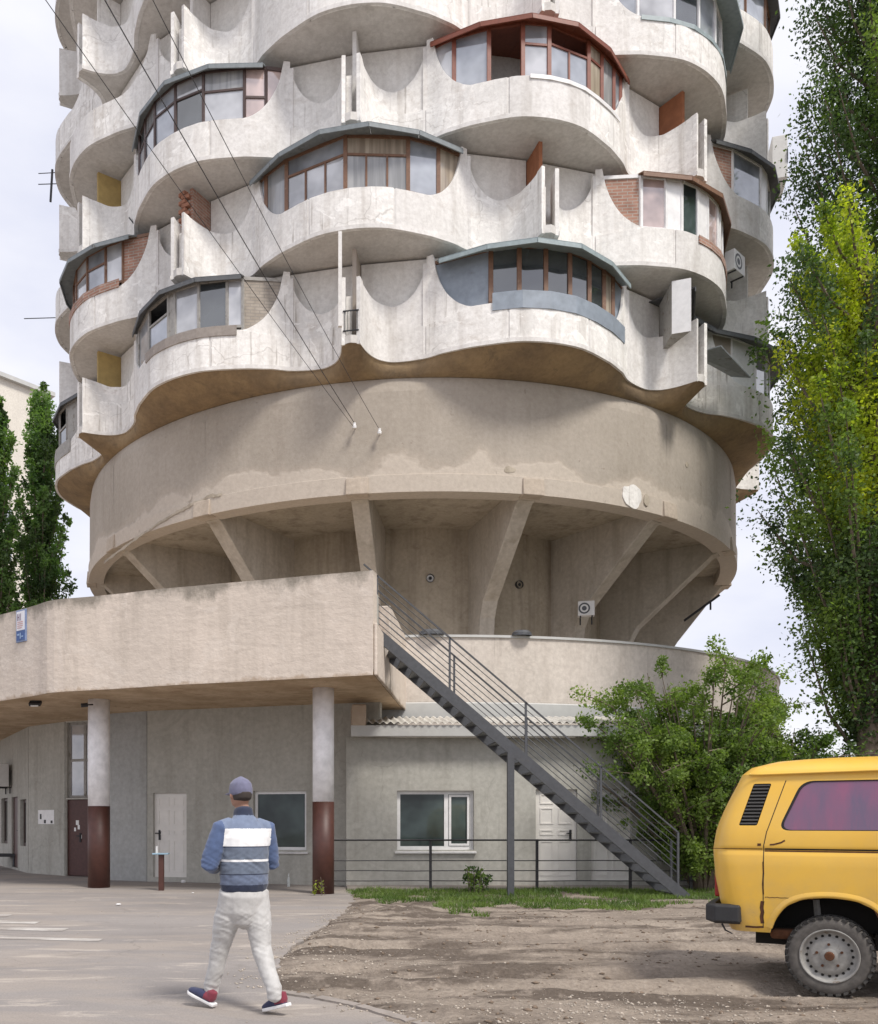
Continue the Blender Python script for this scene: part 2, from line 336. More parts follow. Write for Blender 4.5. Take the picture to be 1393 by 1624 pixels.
# the earth lot: rutted, a little uneven, its rim slipping under the asphalt
def lot_h(x, y):
    e = x-asphalt_edge_x(y)
    v = Vector((x, y, 0))
    h = .035*mnoise.noise(v*.45)+.045*mnoise.noise(Vector((x*.35, y*1.5, 3)))+.022*mnoise.noise(v*2.6)+.013*mnoise.noise(v*6)+.007*mnoise.noise(v*13)
    for a, b, w, dp in ((11.9,-.045,.16,.085),(10.6,-.04,.15,.075),(9.2,.02,.2,.06),(13.2,-.06,.14,.06),(8.3,.03,.13,.04)):      # wheel ruts
        yy = a+b*(x-4)*3+.25*math.sin(x*.5+a); q = (y-yy)/w
        h += dp*(-math.exp(-q*q)+.55*math.exp(-(abs(q)-1.9)**2*1.5))
    k = min(1, max(0, (e+.28+.30*mnoise.noise(v*1.1)+.12*mnoise.noise(v*4))/.34)); bank = .035*math.exp(-((e-.42)/.3)**2)+.10*math.exp(-((x-1.25)/.75)**2-((y-15.0)/.6)**2)*(1+.8*mnoise.noise(v*4))
    return -.045+(.045+.014+h*(.3+.7*min(1,max(0,e+.1)/.5)))*k+bank
xs = np.concatenate([np.linspace(-1.2, 9, 230), np.linspace(9.2, 40, 40)]); ys = np.concatenate([np.linspace(3.2, 16, 300), np.linspace(16.1, 30, 60)])
V = [(x, y, lot_h(x, y)) for y in ys for x in xs]; nx = len(xs)
Fq = [(j*nx+i, j*nx+i+1, (j+1)*nx+i+1, (j+1)*nx+i) for j in range(len(ys)-1) for i in range(nx-1)]
lot = fastmesh('earth_lot', V, Fq, M['earth']); lot.data.polygons.foreach_set('use_smooth', [True]*len(Fq)); tag(lot, kind='structure')

# broken concrete edging between asphalt and lot
for i, (a, b) in enumerate((((-.40,7.95),(-.12,7.72)), ((-.08,7.69),(.24,7.36)), ((.26,7.33),(.62,6.78)), ((.65,6.74),(1.32,5.72)))):
    q = MB(); a = Vector((a[0],a[1],.02)); b = Vector((b[0],b[1],.018)); n = 8; V = []
    d = (b-a).normalized(); s = Vector((-d.y, d.x, 0))
    pts = [a+(b-a)*k/n for k in range(n+1)]
    for k, p in enumerate(pts):
        w = .045+.02*mnoise.noise(p*9); off = .012*mnoise.noise(p*6+Vector((5,0,0)))
        V += [p+s*(off-w)+Vector((0,0,-.06)), p+s*(off-w)+Vector((0,0,.018)), p+s*(off+w)+Vector((0,0,.022)), p+s*(off+w)+Vector((0,0,-.06))]
    Fc = [(4*k+j, 4*k+(j+1)%4, 4*k+4+(j+1)%4, 4*k+4+j) for k in range(n) for j in range(4)]+[(0,1,2,3),(4*n+3,4*n+2,4*n+1,4*n)]
    q.add(V, Fc); tag(q.build('kerb', M['plinth']), kind='structure')

# worn crossing stripes
def stripe_mat():
    m = NB('worn road paint'); m.rough(.8); n = m.noise(1.6, 8, .75, (.5,1.5,1), dist=.5); f = m.noise(60,4,.7)
    c = m.mix(m.ramp(n, .42, .6), c4((.60,.57,.53)), c4((.30,.265,.235)))
    m.col(m.mix(1.0, c, m.ramp(f, .25,.75,(.85,.85,.85,1),(1.1,1.1,1.1,1)), 'MULTIPLY')); return m.mat
M['stripe'] = stripe_mat()
for (x, y) in ((14,1455),(60,1466),(104,1477.5),(160,1494)):
    d = EYE*F/(y-CY); p = W(x, y, d); h = .16 if y < 1490 else .11
    q = MB(); n = 12; V = []
    for k in range(n+1):
        xx = p.x-3.6*k/n; V += [(xx, p.y+k*.05-h+.02*mnoise.noise(Vector((xx*3,y,0))), .0245), (xx, p.y+k*.05+h+.02*mnoise.noise(Vector((xx*3,y,9))), .0245)]
    q.add(V, [(2*k, 2*k+2, 2*k+3, 2*k+1) for k in range(n)]); tag(q.build('road_marking', M['stripe']), kind='structure')

# ------------------------------------------------------------------ the round tower
TX, TY = 2.95, 35.7; PH = -10.6; RS = 1.035
Z0 = EYE+12.03; FH = 2.8; RD = 11.46; ZD = EYE+8.6; ZT = EYE+11.6
def tp(phi, r, z):
    a = R(phi); r = r*RS; return Vector((TX+r*math.sin(a), TY-r*math.cos(a), z))
tower = thing('round_apartment_tower', (TX,TY,0), 'round concrete apartment tower with rings of scalloped white balconies above a finned base', 'tower')

def ring(mb, prof, a0=0, a1=360, n=128, m=0):
    """surface of revolution about the tower axis, prof = [(r,z)...]"""
    k = len(prof); closed = abs(a1-a0-360) < 1e-6; V = []
    for i in range(n if closed else n+1):
        for r, z in prof: V.append(tp(a0+(a1-a0)*i/n, r, z))
    N = n if closed else n+1
    Fc = [(i*k+j, ((i+1)%N)*k+j, ((i+1)%N)*k+j+1, i*k+j+1) for i in range(n) for j in range(k-1)]
    return mb.add(V, Fc, m)

# podium wall with thin cap, core, drum
q = MB(); ring(q, [(12.68,-.1),(12.68,6.05),(12.45,6.05),(12.45,4.9),(7.9,4.9)]); q.build('podium_wall', M['podium'], tower)
q = MB(); ring(q, [(12.72,6.05),(12.72,6.11),(12.4,6.11),(12.4,6.05),(12.72,6.05)]); q.build('podium_coping', M['fascia'], tower)
q = MB(); ring(q, [(7.6,4.8),(7.6,ZD+.45)], n=16, a0=PH+11.25, a1=PH+11.25+360); q.build('core_wall', M['core'], tower)
q = MB(); ring(q, [(7.0,ZD+.34),(11.0,ZD+.34)]); q.build('drum_soffit', M['core'], tower)
def drum_material():
    m = NB('beige drum with pale repaired rim'); m.rough(.93); m.b.inputs['Specular IOR Level'].default_value = .2
    base = m.mix(m.ramp(m.noise(.3, 5, .6), .36, .64), c4((.385,.34,.285)), c4((.45,.40,.342)))
    base = m.mix(m.math('MULTIPLY', m.ramp(m.noise(1.0, 5, .6, (1.6,1.6,.16)), .5, .75), .35), base, c4((.265,.222,.178)))
    x = m.n('ShaderNodeSeparateXYZ'); m.l(m.P(), x.inputs[0])
    lift = m.math('ADD', m.math('SUBTRACT', x.outputs[2], ZD), m.math('MULTIPLY', m.math('SUBTRACT', m.noise(.55, 4, .5), .5), -2.4))
    k = m.ramp(lift, .62, .72, (1,1,1,1), (0,0,0,1)); k2 = m.ramp(lift, .70, .95, (1,1,1,1), (0,0,0,1))
    base = m.mix(m.math('MULTIPLY', m.math('SUBTRACT', k2, k), .35), base, c4((.55,.47,.39)))
    base = m.mix(m.math('MULTIPLY', k, .85), base, c4((.565,.50,.425)))
    base = m.mix(m.math('MULTIPLY', m.ramp(m.noise(1.4,7,.72,dist=.5), .57, .68), .28), base, c4((.55,.48,.41)))
    base = m.mix(m.math('MULTIPLY', m.ramp(m.noise(2.4,7,.75,dist=.5), .64, .70), .5), base, c4((.18,.14,.11)))
    f = m.noise(9,6,.65); base = m.mix(1.0, base, m.ramp(f, .25,.75,(.88,.87,.86,1),(1.08,1.08,1.08,1)), 'MULTIPLY')
    m.col(base); m.bump(m.math('ADD', m.math('MULTIPLY', k, .8), m.math('ADD', m.math('MULTIPLY', f, .6), m.noise(1.1,4))), .4, .03); return m.mat
M['drum_rim'] = drum_material()
q = MB(); ring(q, [(10.95,ZD+.4),(10.95,ZD),(11.46,ZD),(11.47,ZD+.45),(11.43,ZD+.47),(11.42,ZT-.35),(11.37,ZT)], n=192); q.build('drum_wall', M['drum_rim'], tower)
# cast vertical joints on the drum, one over each fin
for k in range(-4, 5):
    q = MB(); ring(q, [(11.405,ZD+.9),(11.427,ZD+.92),(11.427,ZT-.37),(11.37,ZT-.01)], PH+22.5*k-.35, PH+22.5*k+.35, 2)
    q.build('drum_rib', M['drum_rim'], tower)

# fins: a sloping bracket that ends in an upright foot
for k in range(-6, 7):
    ph = PH+22.5*k; w = .235; q = MB()
    prof = [(11.08,ZD+.36),(11.08,ZD-.02),(10.92,ZD-.06),(8.62,EYE+6.5),(8.40,EYE+6.05),(8.32,EYE+5.4),(8.32,4.85),(7.3,4.85),(7.3,ZD+.36)]
    if k == 4: prof = [(11.30,ZD+.36),(11.30,ZD-.02),(11.2,ZD-.06),(9.75,EYE+6.6),(9.5,EYE+6.2),(9.4,EYE+5.4),(9.4,4.85),(7.3,4.85),(7.3,ZD+.36)]
    a = R(ph); side = Vector((math.cos(a), math.sin(a), 0)); V = []
    for s in (-1, 1):
        for r, z in prof: V.append(tp(ph, r, z)+side*s*w)
    n = len(prof); q.add(V, [tuple(range(n)), tuple(range(2*n-1, n-1, -1))]+[(i, n+i, n+(i+1)%n, (i+1)%n) for i in range(n)])
    o = q.build('fin', M['fin'], tower, bevel=.025)
    # cast head block where the fin meets the rim
    q = MB(); V = [tp(ph, r, z)+side*s*(w+.06) for s in (-1,1) for r, z in ((11.2,ZD+.42),(11.50,ZD+.42),(11.54,ZD-.03),(11.2,ZD-.03))]
    q.add(V, [(0,1,2,3),(7,6,5,4),(0,4,5,1),(1,5,6,2),(2,6,7,3),(3,7,4,0)]); q.build('fin_head', M['drum_lip'], tower, bevel=.02)

# wavy balcony outline: (angle from bay middle, radius)
CT = [(0,12.58),(3,12.53),(5,12.42),(7.5,12.22),(9,12.1),(10.5,11.95),(12,11.80),(13.5,11.6),(15,11.49),(16.5,11.43),(18,11.42),(19,11.5),(19.8,11.62),(20.5,11.82),(21.05,12.1),(21.45,12.45)]
cT = np.array([c[0] for c in CT]); cR = np.array([c[1] for c in CT])
def curve_half(k=4):
    o = []
    P = [Vector((-c[0],c[1],0)) for c in CT[1:2]]+[Vector((c[0],c[1],0)) for c in CT]
    for i in range(1, len(P)-1):
        p0, p1, p2, p3 = P[i-1], P[i], P[i+1], P[min(i+2,len(P)-1)]
        for j in range(k):
            t = j/k; v = .5*((2*p1)+(p2-p0)*t+(2*p0-5*p1+4*p2-p3)*t*t+(3*p1-p0-3*p2+p3)*t**3); o.append((v.x, v.y))
    o.append((CT[-1][0], CT[-1][1])); return o
HALF = curve_half(); OUT = [(-t, r) for t, r in HALF[:0:-1]]+HALF
oT = np.array([p[0] for p in OUT]); oR = np.array([p[1] for p in OUT])
def rc(t): return float(np.interp(t, oT, oR))
def sstep(x): x = max(0, min(1, x)); return x*x*(3-2*x)
SILL = 1.02; PEAK = 2.64
def top_h(t):
    t = abs(t)
    if t < 8.4: return SILL
    if t < 13.0:
        u = (t-8.4)/4.6; return SILL+(PEAK-SILL)*(1-math.sqrt(max(0, 1-u*u)))*.9+(PEAK-SILL)*.1*u
    if t < 13.9: return PEAK
    if t < 18.2:
        u = (18.2-t)/4.3; return 1.46+(PEAK-1.46)*(1-math.sqrt(max(0, 1-u*u)))
    if t < 19.8: return 1.46+.03*sstep((t-18.6)/1.2)
    return 1.49+.20*((t-19.8)/1.65)**1.5
SEG = [-21.45,-13.95,-4.9,4.9,13.95,21.45]

def slab_mesh(mb, pc, z, thick, rin=10.8):
    """bay slab from the loggia wall to the wavy rim, a cusp closing each end"""
    pts = [(-22.5, 12.48)]+[(t, r-.04) for t, r in OUT]+[(22.5, 12.48)]
    V = []
    for t, r in pts:
        for rr, zz in ((rin, z), (r, z), (r, z+thick), (rin, z+thick)): V.append(tp(pc+t, rr, zz))
    n = len(pts); Fc = []
    for i in range(n-1):
        b = 4*i; c = b+4
        Fc += [(b,c,c+1,b+1), (b+1,c+1,c+2,b+2), (b+2,c+2,c+3,b+3), (b+3,c+3,c,b)]
    Fc += [(0,1,2,3), (4*n-1,4*n-2,4*n-3,4*n-4)]
    return mb.add(V, Fc)
def parapet_panel(mb, pc, z, t0, t1, th=.10):
    P = [(t, r) for t, r in OUT if t0+.05 < t < t1-.05]; P = [(t0, rc(t0))]+P+[(t1, rc(t1))]
    if t1 > 20: P[-1] = OUT[-1]
    if t0 < -20: P[0] = OUT[0]
    # finer sampling where the top edge swings
    Q = []
    for (a, ra), (b, rb) in zip(P, P[1:]):
        k = max(1, int((b-a)/.45)); Q += [(a+(b-a)*i/k, ra+(rb-ra)*i/k) for i in range(k)]
    Q.append(P[-1]); n = len(Q); X = [tp(pc+t, r, 0) for t, r in Q]; V = []
    for i, (t, r) in enumerate(Q):
        d = (X[min(i+1,n-1)]-X[max(i-1,0)]).normalized(); nn = Vector((d.y, -d.x, 0))       # outward
        if nn.dot(X[i]-Vector((TX,TY,0))) < 0 and abs(t) < 19: nn = -nn
        po = X[i]; pi = X[i]-nn*th; h = top_h(t)+.012*mnoise.noise(Vector((pc*.3+t*1.7, z, 0)))
        ta = abs(t); hl = SILL-.02 if ta < 8.6 else SILL-.02-.16*math.sin(math.pi*min(1,(ta-8.6)/12.2))+(.62*((ta-20.2)/1.05)**1.5 if ta > 20.2 else 0); hl = min(hl, h-.012)
        up_ = po-nn*(.032*sstep((ta-8.4)/.5)); us = Vector((up_.x,up_.y,0))             # web above the moulded line stands back
        V += [Vector((pi.x,pi.y,z-.0)), Vector((po.x,po.y,z-.012)), Vector((po.x,po.y,z+hl)), us+Vector((0,0,z+hl+.012)), us+Vector((0,0,z+h)), Vector((pi.x,pi.y,z+h))]
    Fc = []
    for i in range(n-1):
        for j in range(6): Fc.append((6*i+j, 6*i+6+j, 6*i+6+(j+1)%6, 6*i+(j+1)%6))
    Fc += [tuple(range(6)), tuple(6*(n-1)+j for j in range(5,-1,-1))]
    return mb.add(V, Fc)

def glaze(bal, pc, z, spec):
    """closing-in of one balcony: list of bays (t0, t1, kind, opts); frames and panes are pieces of the balcony"""
    fm = M[spec['frame']]; top = spec.get('top', 2.42); inset = spec.get('inset', .115); mw = spec.get('mw', .07)
    cols = spec['cols']
    ch = []
    def pt(t, h, dr=0):
        for a, b in ch:                                     # pieces of one frame lie flat on its chord
            if a <= t <= b: return tp(pc+a, rc(a)-inset+dr, z+h).lerp(tp(pc+b, rc(b)-inset+dr, z+h), (t-a)/(b-a))
        return tp(pc+t, rc(t)-inset+dr, z+h)
    fr = MB()
    ts = sorted({c[0] for c in cols}|{c[1] for c in cols})
    for t in ts:
        fr.bar(pt(t, SILL+.0), pt(t, top), mw, .07, up=tp(pc+t,1,0)-tp(pc+t,0,0))
    for c in cols:
        ch[:] = [c[:2]]; t0, t1, kind = c[:3]; o = c[3] if len(c) > 3 else {}
        lo = o.get('lo', SILL+.02); hi = o.get('hi', top)
        fr.bar(pt(t0, hi), pt(t1, hi), .06, .09); fr.bar(pt(t0, lo), pt(t1, lo), .06, .07)
        if kind in M and kind.startswith(('glass','open')):
            tr = o.get('tr')                               # transom heights (fraction)
            cuts = [lo]+[lo+(hi-lo)*q for q in (tr or [])]+[hi]
            for h in cuts[1:-1]: fr.bar(pt(t0, h), pt(t1, h), .05, .055)
            for ci in range(len(cuts)-1):
                n = o.get('split', 1) if ci == 0 else 1
                kk = o.get('up', kind) if ci == len(cuts)-2 and len(cuts) > 2 else kind
                for j in range(n):
                    a = t0+(t1-t0)*j/n; b = t0+(t1-t0)*(j+1)/n
                    if j: fr.bar(pt(a, cuts[0]), pt(a, cuts[1]), .05, .05, up=tp(pc+a,1,0)-tp(pc+a,0,0))
                    if kk == 'open': continue
                    if kk == 'glass': kk = prng.choice(('glass','glass','glass','glass_c','glass_w','glass_d','glass_b'))
                    p = MB(); p.slabquad(pt(a,cuts[ci],-.005), pt(b,cuts[ci],-.005), pt(b,cuts[ci+1],-.005), pt(a,cuts[ci+1],-.005), .012)
                    p.build('pane', M[kk], bal)
        else:
            p = MB(); lo2 = o.get('lo', SILL-.3); dr_ = .02 if abs(t0) < 9.5 and abs(t1) < 9.5 or lo2 < .95 and False else 0; p.slabquad(pt(t0,lo2,dr_), pt(t1,lo2,dr_), pt(t1,hi,dr_), pt(t0,hi,dr_), .06)
            p.build('infill_panel', M[kind], bal)
    fr.build('window_frame', fm, bal)
    if spec.get('apron'):                                   # sheet hung below the windows
        a, b, mt, h0, h1 = spec['apron']; q = MB(); n = 6
        for i in range(n):
            u = a+(b-a)*i/n; v = a+(b-a)*(i+1)/n
            q.slabquad(tp(pc+u, rc(u)+.035, z+h0), tp(pc+v, rc(v)+.035, z+h0), tp(pc+v, rc(v)+.035, z+h1), tp(pc+u, rc(u)+.035, z+h1), .025)
        q.build('apron_sheet', M[mt], bal)
    if spec.get('visor'):
        mt, a, b, ov, drop = spec['visor'][:5]; q = MB(); n = max(3, int((b-a)/5)); zt = top+.05
        for i in range(n):
            u = a+(b-a)*i/n+.03; v = a+(b-a)*(i+1)/n
            ou = ov*(.55+.45*math.sin(math.pi*i/n)) ; o2 = ov*(.55+.45*math.sin(math.pi*(i+1)/n))
            A = tp(pc+u, rc(u)+ou, z+zt-drop); B = tp(pc+v, rc(v)+o2, z+zt-drop); Cc = tp(pc+v, 11.15, z+zt+.17); D = tp(pc+u, 11.15, z+zt+.17)
            q.slabquad(A, B, Cc, D, -.035)
            q.bar(A-Vector((0,0,.045)), B-Vector((0,0,.045)), .03, .1)
        q.build('visor_roof', M[spec['visor'][0]], bal)

G = {}; prng = random.Random(5)
g_, d_ = {}, {}
# storey, bay -> how it has been closed in (bays count from the one nearest the camera axis)
G[0,0] = dict(frame='brown', cols=[(-13,-6.6,'blue_sheet',{'lo':.9}),(-6.6,-3.6,'glass_d',{'lo':1.22}),(-3.6,-.6,'glass',{'lo':1.22}),(-.6,2.4,'glass',{'lo':1.22}),(2.4,5.3,'glass_d',{'lo':1.22}),(5.3,8,'glass_d',{'lo':1.22}),(8,10,'glass',{'lo':1.22}),(10,13,'blue_sheet',{'lo':.7})],
              apron=(-6.6,12.4,'blue_sheet',.80,1.24), visor=('visor_green',-12.5,12.5,.42,.2), mw=.11)
G[0,-1] = dict(frame='greywood', cols=[(-12.6,-10.8,'glass_d'),(-10.8,-6,'glass_b',{'lo':.9}),(-6,-1.4,'glass',{'tr':[.62],'up':'open'}),(-1.4,-.3,'greywood'),(-.3,3.2,'glass',{'lo':1.15}),(3.2,6.6,'glass',{'lo':1.15}),(6.6,8.4,'glass',{'lo':1.15}),(8.4,13.2,'brick_g')],
              visor=('visor_dark',-12.5,8.6,.12,.06), apron=(-6,8,'plinth',.86,1.12))
G[0,1] = dict(frame='pvc', cols=[(-20.6,-16,'beige_panel',{'lo':1.15,'hi':2.4}),(-16,-9.5,'beige_panel',{'lo':1.0}),(-9.5,-5,'pvc',{'lo':.9}),(-5,-1.4,'glass_b'),(-1.4,.8,'glass_b'),(.8,4.4,'glass'),(4.4,8,'glass_b'),(8,12,'glass')], visor=('visor_dark',-25,14,.34,.16))
G[0,-2] = dict(frame='greywood', cols=[(-12,-6,'glass'),(-6,-2,'glass'),(-2,3,'glass_b',{'tr':[.5]}),(3,6.5,'glass',{'tr':[.5],'up':'open'}),(6.5,12.5,'greywood')], visor=('visor_dark',-12,12.5,.1,.05), apron=(-8,9,'greywood',.6,1.05))
G[1,0] = dict(frame='brown', cols=[(-13.2,-11.6,'glass'),(-11.6,-8.2,'glass'),(-8.2,-.6,'glass',{'tr':[.66],'split':3}),(-.6,6.4,'glass',{'tr':[.66],'split':3}),(6.4,10,'glass'),(10,12.9,'glass')], visor=('visor',-14,13,.3,.1), mw=.10)
G[1,1] = dict(frame='pvc', cols=[(-13.2,-8.6,'brick'),(-8.6,-5.6,'glass_p'),(-5.6,-3.6,'pvc'),(-3.6,-1,'glass_g'),(-1,1,'pvc'),(1,3.8,'glass_p'),(3.8,5,'pvc'),(5,7.4,'glass_p'),(7.4,9.8,'pvc'),(9.8,12,'glass_b'),(12,13.4,'pvc')], apron=(-1.5,13,'brick',.82,1.03), visor=('brown',-9,14,.16,.07), mw=.09)
G[1,-1] = dict(frame='brown', cols=[(-13,-9,'glass',{'lo':1.2}),(-9,-5,'glass',{'lo':1.2,'tr':[.6]}),(-5,-1.2,'glass_b',{'lo':1.2,'tr':[.6]}),(-1.2,2.6,'glass_b',{'lo':1.2,'tr':[.6]}),(2.6,6.2,'glass',{'lo':1.2,'tr':[.6]}),(6.2,9,'glass_b',{'lo':1.2}),(9,13,'brick')], visor=('visor',-14,11,.32,.16), apron=(-10,9,'brick',.98,1.22))
G[1,-2] = dict(frame='redbrown', cols=[(-6,0,'glass'),(0,4.5,'glass'),(4.5,8.5,'glass_b',{'tr':[.6]}),(8.5,13,'glass_p')], visor=('visor_dark',-12,13,.1,.04))
G[2,0] = dict(frame='redbrown', cols=[(-13,-10.6,'glass_b'),(-10.6,-6.8,'glass'),(-6.8,-3.2,'open'),(-3.2,-.2,'glass',{'tr':[.62]}),(-.2,5.2,'glass',{'tr':[.66],'up':'open','split':2}),(5.2,7.6,'glass',{'tr':[.7]}),(7.6,10.2,'glass'),(10.2,12,'glass'),(12,13.4,'glass_b')], visor=('redbrown',-13.4,13.6,.16,.07), apron=(-2.6,11,'pvc',.93,1.03), mw=.10)
G[2,-1] = dict(frame='darkbrown', cols=[(-13,-10.4,'glass'),(-10.4,-7.4,'glass',{'tr':[.62]}),(-7.4,-4.2,'glass',{'tr':[.62]}),(-4.2,-.2,'glass',{'tr':[.66]}),(-.2,3.8,'glass_d',{'tr':[.66],'up':'glass'}),(3.8,8.6,'glass',{'tr':[.6]}),(8.6,11,'glass_p',{'lo':1,'tr':[.45]}),(11,13.2,'glass_p',{'lo':1})], visor=('visor',-13,11,.14,.08))
G[2,1] = dict(frame='pvc', cols=[(-13.4,-9.4,'brick'),(-9.4,-3.6,'glass'),(-3.6,-1.4,'pvc'),(-1.4,2.4,'glass_g'),(2.4,6,'glass'),(6,10,'glass_b'),(10,13,'glass')], visor=('visor_dark',-13,13,.2,.08))
G[3,1] = dict(frame='pvc', cols=[(-13,-9,'glass'),(-9,-4.6,'glass_b'),(-4.6,-.8,'glass_d'),(-.8,3,'glass'),(3,6.4,'glass_b'),(6.4,9.8,'glass_d'),(9.8,13,'glass')], visor=('visor_green',-4,15,.5,.14), apron=(-9,11,'visor_green',.9,1.02))
G_unused = dict(frame='greywood', cols=[(-12,-6,'glass_d'),(-6,0,'open'),(0,6,'glass_d'),(6,12,'greywood')], top=2.3)
G[4,1] = dict(frame='brown', cols=[(-12,-7,'glass'),(-7,-2,'glass'),(-2,3,'glass_b'),(3,8,'glass'),(8,12,'glass')], visor=('visor_dark',-12,13,.2,.1))
G[3,2] = dict(frame='pvc', cols=[(-12,-6,'glass'),(-6,0,'glass_b'),(0,6,'glass'),(6,12,'glass')], visor=('visor_dark',-12,12,.1,.05))
G[5,-1] = dict(frame='darkbrown', cols=[(-12,-6,'glass'),(-6,0,'glass'),(0,6,'glass'),(6,12,'glass')], visor=('visor_dark',-12,12,.1,.05))

PART = {}          # colour of the radial partition at the right-hand end of a bay
PART[0,-1] = 'beige_panel'; PART[1,0] = 'terracotta'; PART[1,-1] = 'brick'; PART[2,0] = 'terracotta'; PART[2,-2] = 'ochre'; PART[1,-2] = 'ochre'; PART[0,-2] = 'ochre'; PART[2,-1] = 'white_b'; PART[0,0] = 'beige_panel'; PART[3,-1] = 'white_b'; PART[1,1] = 'white_b'; PART[3,0] = 'white_b'
NF = 7
for fl in range(NF):
    z = Z0+fl*FH; off = 22.5 if fl % 2 == 0 else 0
    # brown soffit hangs under the first ring only; the others are flat grey slabs
    for b in range(-3, 4):
        pc = PH+off+45*b
        if abs(pc) > 128: continue
        if fl >= 4 and abs(pc) < 24: continue                # above the picture
        q = MB(); slab_mesh(q, pc, z+.004*(b % 2), .2)
        bal = q.build('balcony', M['ceil'], tower)
        for s in range(5):
            q = MB(); e = .12
            parapet_panel(q, pc, z-.015, SEG[s]+(e if s else 0), SEG[s+1]-(e if s < 4 else 0))
            q.build('parapet_panel', M['white' if (fl+b+s) % 4 else 'white_b'], bal)
        # cast uprights over the panel joints
        for t in (-13.95,-4.9,4.9,13.95):
            q = MB(); h = (top_h(t)-.02); a = tp(pc+t, rc(t)-.055, z+.0); q.bar(a, a+Vector((0,0,h)), .11, .085, up=tp(pc+t,1,0)-tp(pc+t,0,0)); q.build('joint_strip', M['white_b'], bal)
        # lower lip
        q = MB(); V = []
        for t, r in OUT:
            for rr, zz in ((r-.05,z-.03),(r+.022,z-.03),(r+.022,z+.075),(r-.05,z+.075)): V.append(tp(pc+t, rr, zz))
        n = len(OUT); q.add(V, [(4*i+j, 4*i+4+j, 4*i+4+(j+1)%4, 4*i+(j+1)%4) for i in range(n-1) for j in range(4)]+[(0,1,2,3),(4*n-1,4*n-2,4*n-3,4*n-4)])
        q.build('parapet_lip', M['white_b'], bal)
        # loggia wall behind: three flat panels, folded
        for a, c, ra, rb in ((-22.3,-12,11.18,11.28),(-12,0,11.28,11.15),(0,11,11.15,11.28),(11,22.3,11.28,11.18)):
            q = MB(); q.slabquad(tp(pc+a+.15,ra,z+.2), tp(pc+c-.15,rb,z+.2), tp(pc+c-.15,rb,z+FH-.06), tp(pc+a+.15,ra,z+FH-.06), .12); q.build('loggia_wall_panel', M['wall_w'], bal)
        # radial partition at the right end, plus its thin upright in the slot
        pm = PART.get((fl,b), ('white_b','white','beige_panel')[(fl*3+b) % 3])
        q = MB(); a = tp(pc+22.5, 10.9, z+.2+(FH-.28)/2); e = tp(pc+22.5, 11.9, z+.2+(FH-.28)/2); q.bar(a, e, .10, FH-.28); q.build('partition', M[pm], bal)
        q = MB(); a = tp(pc+22.1, 12.2, z+.2); q.bar(a, a+Vector((0,0,1.12)), .14, .05, up=tp(pc+22.5,1,0)-tp(pc+22.5,0,0)); q.build('slot_panel', M['white'], bal)
        if (fl, b) in G: glaze(bal, pc, z, G[fl,b])
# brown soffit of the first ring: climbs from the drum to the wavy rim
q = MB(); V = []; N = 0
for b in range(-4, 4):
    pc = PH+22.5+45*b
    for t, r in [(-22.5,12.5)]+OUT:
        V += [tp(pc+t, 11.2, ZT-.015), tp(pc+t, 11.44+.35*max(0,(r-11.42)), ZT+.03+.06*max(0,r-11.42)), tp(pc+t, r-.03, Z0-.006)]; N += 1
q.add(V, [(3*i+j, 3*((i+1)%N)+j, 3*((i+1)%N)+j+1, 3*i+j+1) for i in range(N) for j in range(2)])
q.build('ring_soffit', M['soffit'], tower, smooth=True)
# core of the storeys, closes the view between the loggia panels and the unseen rear
q = MB(); ring(q, [(10.55,Z0+.1),(10.55,Z0+NF*FH),(3,Z0+NF*FH+.3)], n=96); q.build('storey_core', M['white_b'], tower)

# ------------------------------------------------------------------ entrance canopy
CB = 4.27; CD = 5.22; CTOP = 6.22
front = [(-16,29.5),(-12.5,25.4),(-9.2,22.3),(-7.47,20.9),(-6.43,20.05),(-5.81,19.5),(-4.56,19.05),(-2.95,18.42),(-1.48,17.95),(.85,17.19)]
M['canopy'] = grimy_canopy(CTOP)
canopy = thing('entrance_canopy', (-3,20,0), 'long beige rendered concrete entrance canopy with high parapet on two painted columns', 'canopy')
fs = smooth_poly(front, 4)
F2 = [(p.x,p.y) for p in fs]
back = [(1.9,22.9),(0,22.6),(-4,23.9),(-7,26),(-9,28.5),(-11.5,33)]
def offset(poly, d):
    o = []
    for i, p in enumerate(poly):
        a = Vector(poly[max(i-1,0)]); b = Vector(poly[min(i+1,len(poly)-1)]); t = (b-a).normalized(); o.append((p[0]-t.y*d, p[1]+t.x*d))
    return o
q = MB(); q.prism(F2+back, CB, CD); q.build('canopy_slab', [M['canopy_under']], canopy)
inner = offset(F2, .28)
q = MB(); outer = offset(F2, -.012); n = len(F2); V = []
for i in range(n):
    nz_ = .012*mnoise.noise(Vector((F2[i][0]*1.3, 0, 2)))
    V += [(outer[i][0],outer[i][1],CB-.012), (outer[i][0],outer[i][1],CTOP+nz_), (inner[i][0],inner[i][1],CTOP+nz_), (inner[i][0],inner[i][1],CD-.02), (F2[i][0],F2[i][1]+.03,CB-.012)]
Fc = [(5*i+j, 5*i+5+j, 5*i+5+(j+1)%5, 5*i+(j+1)%5) for i in range(n-1) for j in range(5)]+[(0,1,2,3,4)]
q.add(V, Fc)
# right end: parapet is notched for the stair
e0 = V[-5:]; q.add(e0, [(4,3,2,1,0)])
q.build('parapet', M['canopy'], canopy)
q = MB(); a = Vector((.865,17.2,0)); b = Vector((1.92,22.9,0)); d = (b-a).normalized(); s = Vector((d.y,-d.x,0))
q.prism([tuple((a-d*.0)[:2]), tuple((a+s*.06)[:2]), tuple((b+s*.06)[:2]), tuple(b[:2])], CB-.014, CD+.02); q.build('end_face', M['canopy'], canopy, bevel=.02)
